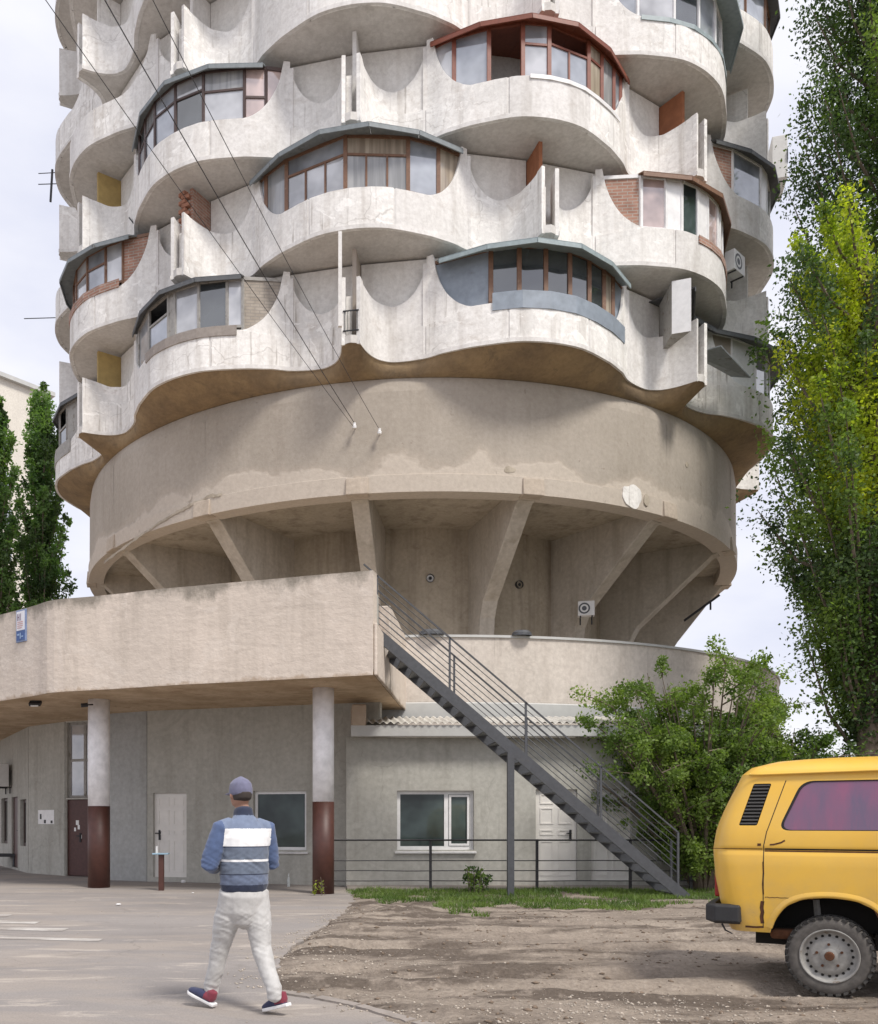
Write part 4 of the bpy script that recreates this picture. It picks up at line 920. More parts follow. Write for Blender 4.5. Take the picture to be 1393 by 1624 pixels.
sgn(-1,1,0,1,0,.04).build('frame', plain('sign rim', (.20,.26,.42), .4), sign, bevel=.008)
sgn(-.82,.82,.36,.95,.008).build('white_field', M['sign_white'], sign); sgn(-.82,.82,.05,.345,.008).build('blue_field', M['sign_blue'], sign)
for (u0,u1,v0,v1) in ((-.62,-.5,.66,.88),(-.3,-.18,.66,.88),(-.5,-.3,.755,.79),(.02,.12,.66,.88)): sgn(u0,u1,v0,v1,.014,.004).build('letter_stroke', M['sign_grey'], sign)
for v in (.62,.56,.5,.44): sgn(-.62,.55-.2*(v < .5),v-.012,v+.012,.014,.004).build('text_line', M['sign_pink'], sign)
for (u0,u1,v0,v1) in ((-.6,-.2,.2,.26),(-.1,.1,.1,.28),(.2,.6,.14,.18)): sgn(u0,u1,v0,v1,.014,.004).build('blue_mark', M['sign_lblue'], sign)
# floodlight under the canopy
p = W(56,1119,20.9); t = thing('floodlight', p, 'small black floodlight under the canopy near the left column', 'lamp'); p.z = CB
q = MB(); q.box((p.x,p.y,p.z-.06),(.26,.16,.07), Matrix.Rotation(R(35),3,'X')); q.build('housing', M['black'], t)
q = MB(); q.box((p.x,p.y-.03,p.z-.105),(.17,.10,.03), Matrix.Rotation(R(35),3,'X')); q.build('lens', M['ac'], t)
q = MB(); q.bar((p.x,p.y,p.z-.03),(p.x,p.y,p.z+.01),.2,.03); q.build('bracket', M['black'], t)
p = W(137,1118,20.3); t = thing('security_camera', p, 'small black security camera on the top of the left column', 'camera')
q = MB(); q.tube([p+Vector((.03,0,0)), p+Vector((-.1,-.06,-.02))], .045, 10); q.build('body', M['black'], t); q = MB(); q.bar(p, p+Vector((.12,.1,.02)), .03, .03); q.build('arm', M['black'], t)
# ashtray post
d = EYE*F/(1414-CY); p = W(256,1414,d); t = thing('ashtray_post', (p.x,p.y,.02), 'brown steel post with a flat blue tray in front of the cream door', 'post')
q = MB(); q.box((p.x,p.y,.40),(.11,.11,.80)); q.build('post', M['col_b'], t, bevel=.008)
q = MB(); q.box((p.x-.01,p.y,.815),(.34,.24,.03)); q.build('tray', plain('pale blue enamel', (.28,.42,.52), .5), t, bevel=.008)
q = MB(); q.cyl((p.x-.1,p.y,.83),.025,.15,8); q.build('can', M['ac'], t)
# bottle by the wall
p = W(458,1408,21.0); p.z = .02; q = MB(); q.tube([p+Vector((0,0,z)) for z in (0,.01,.16,.21,.23,.30)], [.034,.036,.036,.022,.013,.013], 10); tag(q.build('bottle', plain('clear dusty glass', (.45,.47,.46), .15, .2), smooth=True), 'small clear bottle standing at the wall by the window', 'bottle')
for i, (x, y, w, lab) in enumerate(((291,1397,.13,'crumpled white cup lying below the cream door'),(306,1419,.06,'tiny white scrap of paper on the asphalt near the ashtray post'),(188,1438,.10,'white flat scrap at the edge of the sandy streak on the asphalt'))):
    d = EYE*F/(y-CY); p = W(x,y,min(d,22.3)); p.z = .03; q = MB(); V = []; n = 9
    for k, (rr, zz) in enumerate(((.8,-.012),(1,.25),(.55,.5))):
        for j in range(n): an = 2*math.pi*j/n; s = rr*(1+.3*mnoise.noise(Vector((j,k,i*3)))); V.append(p+Vector((w/2*s*math.cos(an), w/2*s*math.sin(an), w*zz*(.5 if i else 1))))
    q.add(V, [(k*n+j, k*n+(j+1)%n, (k+1)*n+(j+1)%n, (k+1)*n+j) for k in range(2) for j in range(n)]+[tuple(2*n+j for j in range(n)), tuple(range(n))]); tag(q.build('litter', M['pvc']), lab, 'litter')

# ------------------------------------------------------------------ vegetation
def leaf_quads(P, N, size, rng, aspect=.62, droop=0.0):
    """P (n,3) leaf places; returns vertices and quads, kite shaped leaves of random pose"""
    n = len(P); a = rng.normal(size=(n,3)); a[:,2] -= droop; a /= np.linalg.norm(a,axis=1,keepdims=True)
    b = rng.normal(size=(n,3)); b -= a*(a*b).sum(1,keepdims=True); b /= np.linalg.norm(b,axis=1,keepdims=True)
    s = (size*(.6+.8*rng.random(n)))[:,None]; w = s*aspect*.5
    V = np.stack([P, P+a*s*.45+b*w, P+a*s, P+a*s*.45-b*w], 1).reshape(-1,3); Fq = np.arange(4*n).reshape(n,4); return V, Fq
M['bark'] = plain('grey brown bark', (.16,.125,.095), .95, .35, 9, bump=.5)
M['leaf_dark'] = leafmat('dark poplar leaves', (.048,.085,.036), (.095,.15,.052))
M['leaf_mid'] = leafmat('mid green leaves', (.09,.15,.04), (.19,.27,.065), .42)
M['leaf_yel'] = leafmat('sunlit or dry yellow leaves', (.25,.32,.04), (.52,.54,.055), .48, .9)  # sunlight put into the poplar's leaf colour; the dry weed's own yellow
M['leaf_far'] = leafmat('far poplar leaves', (.10,.18,.07), (.19,.29,.11), .5)
M['leaf_bush'] = leafmat('bush leaves', (.09,.15,.035), (.23,.31,.07), .42, .9)
def poplar(name, base, h, rad, nlimb, nleaf, lsize, seed, label, mats, prof, z0f=.08, weights=None, trunk_r=.28, clumps=None):
    """upright poplar: steep limbs, leaf clumps set along them; prof(f) gives relative radius at height fraction f"""
    rng = np.random.default_rng(seed); t = thing(name, base, label, 'tree', 'poplars round the tower'); base = Vector(base)
    tk = MB(); pts = [base+Vector((.12*mnoise.noise(Vector((k*.7,seed,0)))*k*.3, .1*mnoise.noise(Vector((k*.7,seed,5)))*k*.3, h*.93*k/12-.1)) for k in range(13)]
    tk.tube(pts, [trunk_r*(1-.93*k/12)+.015 for k in range(13)], 9); tk.build('trunk', M['bark'], t, smooth=True)
    lb = MB(); cent = []; crad = []
    for i in range(nlimb):
        f0 = z0f+(.86-z0f)*((i+rng.random())/nlimb); an = i*2.4+rng.random(); z = base.z+h*f0; Lh = h*(.10+.12*rng.random())*(1.15-f0)+.5
        fe = min(.99, f0+Lh/h); re = rad*prof(fe)*(.55+.5*rng.random()); r0 = .05
        a = Vector((base.x, base.y, z)); b = Vector((base.x+re*math.cos(an), base.y+re*math.sin(an), base.z+h*fe)); mid = a.lerp(b,.45)+Vector((math.cos(an),math.sin(an),-.25))*re*.18
        P3 = [a, mid, b]; lb.tube([a, a.lerp(mid,.6), mid, mid.lerp(b,.5), b], [.055,.045,.035,.022,.008], 5)
        for k in range(5):
            u = .25+.75*k/4; p = a*(1-u)**2+mid*2*u*(1-u)+b*u*u; cent.append(p); crad.append((.16+.42*rng.random()**1.5)*(1.0-.35*f0)*rad/1.6)
    lb.build('limb', M['bark'], t)
    cent = np.array(cent); crad = np.array(crad); n = nleaf; idx = rng.integers(0, len(cent), n)
    d = rng.normal(size=(n,3)); d /= np.linalg.norm(d,axis=1,keepdims=True); d[:,2] *= 1.5
    P = cent[idx]+d*(crad[idx]*rng.random(n)**.5)[:,None]
    if clumps is None: sel = [(mats[0], np.ones(n,bool))]
    else:
        k = clumps(P, cent[idx], rng); sel = [(mats[j], k == j) for j in range(len(mats))]
    for mt, mk in sel:
        if mk.any():
            V, Fq = leaf_quads(P[mk], None, lsize, rng); o = fastmesh('crown', V, Fq, mt, t); o['kind'] = 'stuff'
    return t
pl = lambda f: min(1, (f/.16)**.7)*(1 if f < .55 else max(.05, 1-(f-.55)/.5*.85))
# right-hand pair
def mn(c, s): return np.array([mnoise.noise(Vector(p)*s) for p in c])
def cl_a(P, c, r): return (mn(c, .55) > .1).astype(int)
def cl_b(P, c, r):
    v = mn(c, .5)+.05*r.normal(size=len(c)); hgt = c[:,2]; k = np.zeros(len(c), int)
    k[v > -.02] = 1; xs_ = c[:,0]-(1345-CX)/F*20; lit = (c[:,1] < 20.8) & (((hgt > 10.2) & (v+.25*(hgt > 11.6) > .0)) | ((np.abs(xs_) < .55) & (hgt > 7.8) & (v > -.05))); k[lit] = 2; return k  # near upper clumps and one strip get sunlight as a yellow-green leaf colour
poplar('poplar_tree', ((1412-CX)/F*25, 25, 0), 31, 3.25, 190, 150000, .10, 3, 'tall dark green poplar at the right edge reaching out of the picture', [M['leaf_dark'], M['leaf_mid']], pl, .1, clumps=cl_a)
poplar('poplar_tree', ((1378-CX)/F*20, 20, 0), 15.6, 2.15, 130, 100000, .09, 11, 'shorter poplar with upper leaves coloured a sunlit yellow-green behind the yellow van', [M['leaf_dark'], M['leaf_mid'], M['leaf_yel']],
       lambda f: float(np.interp(f, [0,.15,.3,.42,.52,.65,.85,1], [.25,.35,.5,.8,1.05,1.0,.95,.45])), .16, clumps=cl_b)
# left pair behind the canopy
pn = lambda f: min(1, (f/.2)**.7)*(1 if f < .5 else max(.06, 1-((f-.5)/.5)**1.6*.9))
poplar('poplar_tree', ((66-CX)/F*47, 47, 0), 25.4, 1.62, 120, 50000, .17, 21, 'slim green poplar beside the left edge of the tower', [M['leaf_far'], M['leaf_dark']], pn, .06, clumps=cl_a)
poplar('poplar_tree', ((-4-CX)/F*45, 45, 0), 24.2, 1.45, 100, 36000, .17, 22, 'dark poplar cut by the left edge of the picture', [M['leaf_far'], M['leaf_dark']], pn, .06, clumps=cl_a)

def bush(name, base, spread, h, nst, nleaf, lsize, seed, label, cat, mats, lean=(0,0), clr=.34, group=None, low=.2):
    rng = np.random.default_rng(seed); t = thing(name, base, label, cat, group); base = Vector(base); st = MB(); cent = []; cr_ = []
    for i in range(nst):
        an = i*2.4+rng.random()*.8; k = (.25+.75*rng.random()); rr = spread*k; top = h*(1-.45*k*k)*(.72+.28*rng.random())
        a = base+Vector((.12*math.cos(an),.12*math.sin(an),-.05)); b = base+Vector((rr*math.cos(an)+lean[0]*top,rr*.8*math.sin(an)+lean[1]*top,top)); mid = a.lerp(b,.5)+Vector((0,0,h*.13)); P3 = []
        for u in np.linspace(0,1,8): P3.append(a*(1-u)**2+mid*2*u*(1-u)+b*u*u)
        st.tube(P3, list(np.linspace(.045*h/4,.006,8)), 5)
        for j in range(7):
            u = low+(1-low)*rng.random(); p = a*(1-u)**2+mid*2*u*(1-u)+b*u*u
            e = p+Vector((rng.normal()*.5, rng.normal()*.5, .05+rng.random()*.45))*(h/4.5)*.85; st.tube([p, p.lerp(e,.5)+Vector((0,0,.04)), e], [.014*h/4,.009*h/4,.003], 4)
            for v in (.35,.7,1.0): cent.append(p.lerp(e,v)); cr_.append(clr*(.5+.6*rng.random())*(1.15-.5*v))
    st.build('branches', M['bark'], t)
    cent = np.array(cent); cr_ = np.array(cr_); idx = rng.integers(0,len(cent),nleaf); d = rng.normal(size=(nleaf,3)); d /= np.linalg.norm(d,axis=1,keepdims=True)
    P = cent[idx]+d*(cr_[idx]*rng.random(nleaf)**.5)[:,None]; P[:,2] = np.maximum(P[:,2], base.z+.03)
    k = (mn(cent, .9)[idx] > 0).astype(int)
    for j, mt in enumerate(mats):
        V, Fq = leaf_quads(P[k == j], None, lsize, rng, .55); o = fastmesh('foliage', V, Fq, mt, t); o['kind'] = 'stuff'
    return t
bush('shrub_tree', ((1118-CX)/F*19.9, 19.95, 0), 2.75, 5.4, 66, 120000, .074, 5, 'large loose green shrub leaning over the foot of the steel stair', 'shrub', [M['leaf_bush'], M['leaf_mid']], lean=(-.02,-.02), low=.06)
bush('shrub_tree', ((1235-CX)/F*20.2, 20.4, 0), 2.2, 3.95, 34, 52000, .08, 6, 'dark shrub behind the yellow van beside the large loose shrub', 'shrub', [M['leaf_mid'], M['leaf_dark']])
bush('hedge_shrub', ((1330-CX)/F*22, 22.5, 0), 2.2, 3.7, 24, 20000, .11, 8, 'dense dark hedge shrub at the foot of the right poplars', 'shrub', [M['leaf_dark'], M['leaf_mid']])
bush('hedge_shrub', ((1440-CX)/F*22, 22.0, 0), 2.2, 3.6, 20, 14000, .11, 9, 'dark hedge shrub cut by the right edge above the van roof', 'shrub', [M['leaf_dark'], M['leaf_mid']])
bush('sapling', (fx(747), 19.2, 0), .34, .62, 9, 620, .07, 15, 'small bushy weed growing before the annex window', 'plant', [M['leaf_mid'], M['leaf_dark']], clr=.10)
bush('weed', ((507-CX)/F*18.55, 18.5, .02), .09, .42, 5, 70, .05, 16, 'thin dry weed at the foot of the right column', 'plant', [M['leaf_yel'], M['leaf_bush']], clr=.05)

# grass strip
rng = np.random.default_rng(4)
n = 46000; X = rng.uniform(.4, 9.6, n); Y = rng.uniform(13.4, 19.9, n)
edge_y = np.interp(X, [.4,.9,1.6,2.4,3.2,4.2,5.4,6.4,7.6,9.6], [18.6,16.6,14.9,14.3,15.6,14.6,15.4,16.3,17.2,16.0])
dens = np.array([mnoise.noise(Vector((a*.9,b*.9,1)))+.5*mnoise.noise(Vector((a*3,b*3,4))) for a, b in zip(X,Y)])
keep = (Y > edge_y+.35*dens) & (dens > -.33+.9*np.clip(1-(Y-edge_y)/1.2,0,1)*.5); X = X[keep]; Y = Y[keep]; n = len(X)
Zg = np.array([lot_h(a,b) for a, b in zip(X,Y)]); H = rng.uniform(.035,.115,n); an = rng.uniform(0,6.28,n); ln = rng.normal(size=(n,2))*.045
w = .006+.006*rng.random(n); A = np.stack([X-w*np.cos(an),Y-w*np.sin(an),Zg-.01],1); B = np.stack([X+w*np.cos(an),Y+w*np.sin(an),Zg-.01],1); T = np.stack([X+ln[:,0],Y+ln[:,1],Zg+H],1)
M['grass'] = leafmat('grass', (.075,.13,.03), (.15,.22,.05), .3, 1.2)
gr = fastmesh('grass', np.stack([A,B,T],1).reshape(-1,3), np.arange(3*n).reshape(n,3), M['grass']); tag(gr, 'short green grass along the foot of the annex and stair', 'grass', kind='stuff')
# gravel and clods on the earth lot
oct_v = np.array([(1,0,0),(-1,0,0),(0,1,0),(0,-1,0),(0,0,1),(0,0,-1)],float); oct_f = np.array([(0,2,4),(2,1,4),(1,3,4),(3,0,4),(2,0,5),(1,2,5),(3,1,5),(0,3,5)])
def pebbles(name, pts, sizes, mt, label):
    n = len(pts); sc = sizes[:,None,None]*rng.uniform(.6,1.3,(n,1,3))*np.array([1,1,.55]); a = rng.uniform(0,6.28,n); v = oct_v[None]*sc*(1+.25*rng.normal(size=(n,6,3))*.6); c, s = np.cos(a)[:,None], np.sin(a)[:,None]
    vx = v[...,0]*c-v[...,1]*s; vy = v[...,0]*s+v[...,1]*c; v = np.stack([vx,vy,v[...,2]],-1)+pts[:,None,:]
    f = oct_f[None]+6*np.arange(n)[:,None,None]; return tag(fastmesh(name, v.reshape(-1,3), f.reshape(-1,3), mt), label, 'stones', kind='stuff')
M['pebble'] = plain('pale gravel', (.46,.40,.335), .95, .35, 7); M['clod'] = plain('earth clods', (.20,.15,.11), .98, .3, 9)
def scatter(n, f):
    o = []
    while len(o) < n:
        x = rng.uniform(-.9,7); y = 5.6+rng.random()**1.5*10.5
        if x > asphalt_edge_x(y)-.02 and f(x,y) > rng.random(): o.append((x,y,lot_h(x,y)+.003))
    return np.array(o)
nzf = lambda x, y, s, k: .5+.9*mnoise.noise(Vector((x*s,y*s*1.6,k)))
pp = scatter(3400, lambda x, y: max(.02, nzf(x,y,.7,2)-.6)+.55*math.exp(-((x-.3)/.9)**2-((y-9.6)/1.3)**2)+.5*math.exp(-((x-2.2)/1.6)**2-((y-7)/.8)**2))
pebbles('gravel', pp, .005+.016*rng.random(len(pp))**3, M['pebble'], 'pale gravel strewn over the bare earth')
oo = []
for _ in range(1500):
    y_ = 6.2+rng.random()*10; x_ = asphalt_edge_x(y_)+rng.normal()*.16-.02
    if nzf(x_, y_, 1.2, 8) > .42: oo.append((x_, y_, max(lot_h(x_,y_), .021)+.003))
pebbles('spilled_gravel', np.array(oo), .004+.018*rng.random(len(oo))**3, M['pebble'], 'gravel spilled along the ragged asphalt edge')
pp = scatter(2600, lambda x, y: max(.05, nzf(x,y,.8,6)-.2)); pebbles('earth_clods', pp, .005+.032*rng.random(len(pp))**4, M['clod'], 'brown clods and dead leaves on the bare earth')
ax_ = rng.uniform(-7,0,420); ay_ = rng.uniform(6.4,17,420); pk = ax_ < np.array([asphalt_edge_x(v) for v in ay_])-.02; pebbles('road_grit', np.stack([ax_,ay_,np.full(420,.024)],1)[pk], .003+.009*rng.random(pk.sum())**3, M['pebble'], 'loose pale grit on the asphalt')

# ------------------------------------------------------------------ far pale building at the left edge
q = MB(); bA = W(-60,577,73); bB = W(74,627,78.5); fb = thing('far_building', (bA.x,bA.y,0), 'pale slab block far behind the poplars at the left edge', 'building')
a = Vector((bA.x,bA.y,0)); b = Vector((bB.x+.12,bB.y+.2,0)); d = (b-a).normalized(); nb = Vector((-d.y,d.x,0)); ht = bB.z
q.prism([tuple(a[:2]),tuple(b[:2]),tuple((b+nb*12)[:2]),tuple((a+nb*12)[:2])], 0, ht); q.build('wall', concrete('far pale panels', (.74,.70,.62),(.68,.64,.57),(.5,.46,.4),.2), fb)
q = MB(); e = .4; q.prism([tuple((a-nb*e-d*e)[:2]),tuple((b-nb*e+d*e)[:2]),tuple((b+nb*12.4+d*e)[:2]),tuple((a+nb*12.4-d*e)[:2])], ht, ht+.35); q.build('roof', M['fascia'], fb)
L = (b-a).length
for fl in range(9):
    for k in range(2):
        s = L*(k+.35)/3; c = a+d*s-nb*.02+Vector((0,0,8+fl*3)); q = MB(); q.slabquad(c-d*.8, c+d*.8, c+d*.8+Vector((0,0,1.4)), c-d*.8+Vector((0,0,1.4)), .1); q.build('window', M['glass'], fb)

# ------------------------------------------------------------------ the yellow van
VA = R(-31); VW = .90
wheel_d = EYE*F/(1582-CY)
wc = W(1316, 1582, wheel_d+.03); wc.z = 0
vf = Vector((math.cos(VA), math.sin(VA), 0)); vs_ = Vector((-math.sin(VA), math.cos(VA), 0))   # forward, towards the far side
WU = .962                                                   # rear axle from the tail
vorg = wc-vf*WU+vs_*(VW-.02)                                  # tail middle, on the ground
MV = Matrix.Translation(vorg) @ Matrix((( vf.x,-vs_.x,0),(vf.y,-vs_.y,0),(0,0,1))).to_4x4()   # local: x forward, y to the near side, z up
van = thing('parked_van', vorg, 'yellow boxy van with a steel rear wheel parked on the bare earth at right', 'van')
def vb(mb, name, mats, parent=van, smooth=False, bevel=0, fix=True):
    mb.v = [tuple(MV @ Vector(p)) for p in mb.v]; return mb.build(name, mats, parent, smooth, fix, bevel)
def yellow_mat():
    m = NB('aged yellow paint'); m.rough(.38); m.b.inputs['Coat Weight'].default_value = .25; m.b.inputs['Coat Roughness'].default_value = .25
    n = m.noise(.9, 4); c = m.mix(m.ramp(n, .35, .65), c4((.76,.44,.05)), c4((.82,.50,.07)))
    x = m.n('ShaderNodeSeparateXYZ'); m.l(m.P(), x.inputs[0])
    rs = m.noise(7, 8, .75, dist=.6); low = m.ramp(x.outputs[2], .5, 1.0, (1,1,1,1), (0,0,0,1))
    c = m.mix(m.math('MULTIPLY', m.ramp(rs, .63, .67), low), c, c4((.12,.045,.02)))
    du = m.noise(3.2, 5, .7); c = m.mix(m.math('MULTIPLY', m.math('MULTIPLY', m.ramp(du, .4, .7), m.math('ADD', low, .25)), .6), c, c4((.42,.31,.17)))
    m.col(c); m.bump(m.noise(1.7, 2), .10, .03); return m.mat
M['yellow'] = yellow_mat(); M['rubber'] = plain('dusty black rubber', (.115,.105,.095), .9, .35, 14, bump=.3); M['tread_'] = plain('tyre tread', (.05,.047,.044), .95, .35, 14)
M['wheel_g'] = worn('grey steel wheel', (.30,.29,.27), (.16,.12,.09), .6, .5, 9); M['plastic'] = plain('black bumper plastic', (.035,.035,.037), .6, .25, 5)
M['well'] = plain('dark wheel well', (.02,.018,.016), .95); M['rust'] = plain('rust', (.11,.045,.022), .95, .4, 20); M['seal'] = plain('rubber seal', (.015,.015,.016), .7)
def vglass():
    m = NB('violet tinted window'); m.rough(.05); m.b.inputs['IOR'].default_value = 1.6; m.b.inputs['Coat Weight'].default_value = .3; m.b.inputs['Coat Roughness'].default_value = .02
    n = m.noise(1.0, 4, .6, (5,5,.5)); c = m.mix(m.ramp(n, .36, .64), c4((.12,.075,.14)), c4((.22,.07,.14))); m.col(c); return m.mat
M['vglass'] = vglass(); M['slat'] = plain('grey slat', (.07,.067,.064), .6)
# body loft: stations along the length, half section from sill to roof
def prof_rear(z):   # tail outline
    return float(np.interp(z, [.5,.62,.78,1.0,1.25,1.45,1.65,1.85,1.93,2.0,2.06,2.1], [.16,.10,.06,.02,0,.03,.105,.20,.235,.31,.52,1.0]))
def prof_nose(z):
    return float(np.interp(z, [.5,.7,.95,1.2,1.35,1.6,1.85,1.95,2.03,2.1], [4.38,4.46,4.46,4.42,4.36,4.05,3.74,3.58,3.35,2.9]))
def half_w(z):
    return float(np.interp(z, [.5,.56,.7,.85,1.0,1.2,1.225,1.25,1.275,1.3,1.42,1.6,1.86,1.9,1.93,1.96,2.0,2.04,2.075,2.095,2.1], [.86,.88,.895,.905,.91,.91,.902,.892,.902,.903,.893,.855,.79,.775,.785,.765,.70,.60,.42,.2,0]))
ZS = [.52,.56,.62,.7,.78,.85,.93,1.0,1.1,1.2,1.212,1.225,1.25,1.275,1.288,1.3,1.36,1.42,1.5,1.6,1.7,1.8,1.86,1.89,1.91,1.93,1.945,1.96,1.98,2.0,2.02,2.04,2.06,2.075,2.085,2.095,2.1]
US = [0,.004,.015,.035,.065,.10,.15,.22,.32,.45,.6,.8,1.0,1.25,1.5,1.75,2.0,2.25,2.5,2.75,3.0,3.25,3.5,3.7,3.85,3.95,4.02,4.07,4.1,4.11]
def body_mesh():
    bm = bmesh.new(); rows = []
    nu = len(US)
    for z in ZS:
        u0, u1 = prof_rear(z), prof_nose(z); row = []
        for side in (1, -1):
            r = []
            for i, uu in enumerate(US):
                f = uu/4.11; u = u0+(u1-u0)*f
                # round the corners in plan
                dr = (u-u0); df = (u1-u); hw_ = half_w(z)
                c = 1.0
                for dd, rad in ((dr,.17),(df,.3)):
                    if dd < rad: c = min(c, 1-.30*(1-math.sqrt(max(0,1-((rad-dd)/rad)**2))))
                r.append(bm.verts.new((u, side*hw_*c, z)))
            row.append(r)
        rows.append(row)
    nz_ = len(ZS)
    for j in range(nz_-1):
        for s in (0,1):
            for i in range(nu-1):
                v = [rows[j][s][i], rows[j][s][i+1], rows[j+1][s][i+1], rows[j+1][s][i]]
                bm.faces.new(v if s == 0 else v[::-1])
        for i in (0, nu-1):
            v = [rows[j][0][i], rows[j+1][0][i], rows[j+1][1][i], rows[j][1][i]]; bm.faces.new(v if i == 0 else v[::-1])
    for i in range(nu-1): bm.faces.new([rows[0][0][i], rows[0][1][i], rows[0][1][i+1], rows[0][0][i+1]])
    bmesh.ops.remove_doubles(bm, verts=bm.verts, dist=.0005)
    bmesh.ops.recalc_face_normals(bm, faces=bm.faces)
    me = bpy.data.meshes.new('body'); bm.to_mesh(me); bm.free(); return me
def rr_poly(pts, r, k=6):
    """rounded polygon"""
    o = []; n = len(pts)
    for i in range(n):
        p = Vector(pts[i]); a = (Vector(pts[i-1])-p).normalized(); b = (Vector(pts[(i+1)%n])-p).normalized(); 
        A = p+a*r; B = p+b*r
        for j in range(k+1): t = j/k; o.append(A*(1-t)**2+p*2*t*(1-t)+B*t*t)
    return o
WIN = rr_poly([(.56,1.425),(1.98,1.425),(1.98,1.862),(.745,1.862)], .10)
WIN2 = rr_poly([(2.12,1.425),(3.02,1.425),(3.02,1.862),(2.12,1.862)], .09)
WIN3 = rr_poly([(3.16,1.425),(4.02,1.425),(3.66,1.862),(3.16,1.862)], .08)
VENT = rr_poly([(.245,1.47),(.395,1.47),(.505,1.845),(.36,1.845)], .015, 2)
def cutter(poly, y0, y1):
    me = bpy.data.meshes.new('cut'); n = len(poly); V = [(p[0],y0,p[1]) for p in poly]+[(p[0],y1,p[1]) for p in poly]
    me.from_pydata(V, [], [tuple(range(n)), tuple(range(2*n-1,n-1,-1))]+[(i,n+i,n+(i+1)%n,(i+1)%n) for i in range(n)]); bm = bmesh.new(); bm.from_mesh(me); bmesh.ops.recalc_face_normals(bm, faces=bm.faces); bm.to_mesh(me); bm.free()
    o = bpy.data.objects.new('cut', me); C.objects.link(o); return o
def yw(z): return half_w(z)
cuts = []
arch = lambda u: [(u-.50,.38),(u-.45,.56),(u-.41,.66),(u-.33,.765),(u-.2,.83),(u,.852),(u+.2,.83),(u+.33,.765),(u+.41,.66),(u+.45,.56),(u+.50,.38)]
for u in (WU, WU+2.46): cuts += [cutter(arch(u), .52, 1.1), cutter(arch(u), -1.1, -.52)]
for poly in (WIN, WIN2, WIN3, VENT):
    # slanted recess: follow the tumblehome, 3 cm deep
    for sg in (1,-1):
        n = len(poly); me = bpy.data.meshes.new('cut'); V = [(p[0], sg*(yw(p[1])-.028), p[1]) for p in poly]+[(p[0], sg*1.2, p[1]) for p in poly]
        me.from_pydata(V, [], [tuple(range(n)), tuple(range(2*n-1,n-1,-1))]+[(i,n+i,n+(i+1)%n,(i+1)%n) for i in range(n)]); bm = bmesh.new(); bm.from_mesh(me); bmesh.ops.triangulate(bm, faces=[f for f in bm.faces if len(f.verts) > 4]); bmesh.ops.recalc_face_normals(bm, faces=bm.faces); bm.to_mesh(me); bm.free()
        o = bpy.data.objects.new('cut', me); C.objects.link(o); cuts.append(o)
tmp = bpy.data.objects.new('body_tmp', body_mesh()); C.objects.link(tmp); tmp.data.materials.append(M['yellow']); tmp.data.materials.append(M['well'])
for c in cuts:
    c.data.materials.append(M['yellow']); c.data.materials.append(M['well']); c.data.polygons.foreach_set('material_index', [1]*len(c.data.polygons))
    md = tmp.modifiers.new('b', 'BOOLEAN'); md.operation = 'DIFFERENCE'; md.object = c; md.solver = 'EXACT'
dg = bpy.context.evaluated_depsgraph_get(); dg.update(); me = bpy.data.meshes.new_from_object(tmp.evaluated_get(dg)); me.name = 'body'
for c in cuts: bpy.data.objects.remove(c)
bpy.data.objects.remove(tmp)
wells = []
for p_ in me.polygons:
    c_ = p_.center
    if 1.43 < c_.z < 1.868 and abs(c_.y) < half_w(c_.z)-.014 and abs(c_.y) > .6 and .24+.115*(c_.z-1.47)/.375 < c_.x < 3.5: wells.append(p_.index)
    for uc in (WU, WU+2.46):
        if abs(c_.x-uc) < .52 and c_.z < .856 and (abs(c_.y) < half_w(c_.z)-.02) and c_.z > .53: wells.append(p_.index)
me.transform(MV)
for p_ in me.polygons: p_.use_smooth = True
me.materials.clear(); body = link('body', me, [M['yellow'], M['well']], van)
for p_ in me.polygons: p_.material_index = 0
for i_ in wells: me.polygons[i_].material_index = 1
ea = body.modifiers.new('n', 'EDGE_SPLIT'); ea.split_angle = R(28)
def skin_strip(poly, off0, off1, closed=True, lift=0.0, sg=1):
    """flat ring lying on the van side between the outline and its offset towards the middle"""
    n = len(poly); c = sum((Vector(p) for p in poly), Vector((0,0)))/n; V = []
    for p in poly:
        p = Vector(p); d = (c-p).normalized(); 
        for o_ in (off0, off1): w = p+d*o_; V.append((w.x, sg*(yw(w.y)+lift), w.y))
    return V, [(2*i,2*i+1,(2*i+3)%(2*n),(2*i+2)%(2*n)) for i in range(n)]
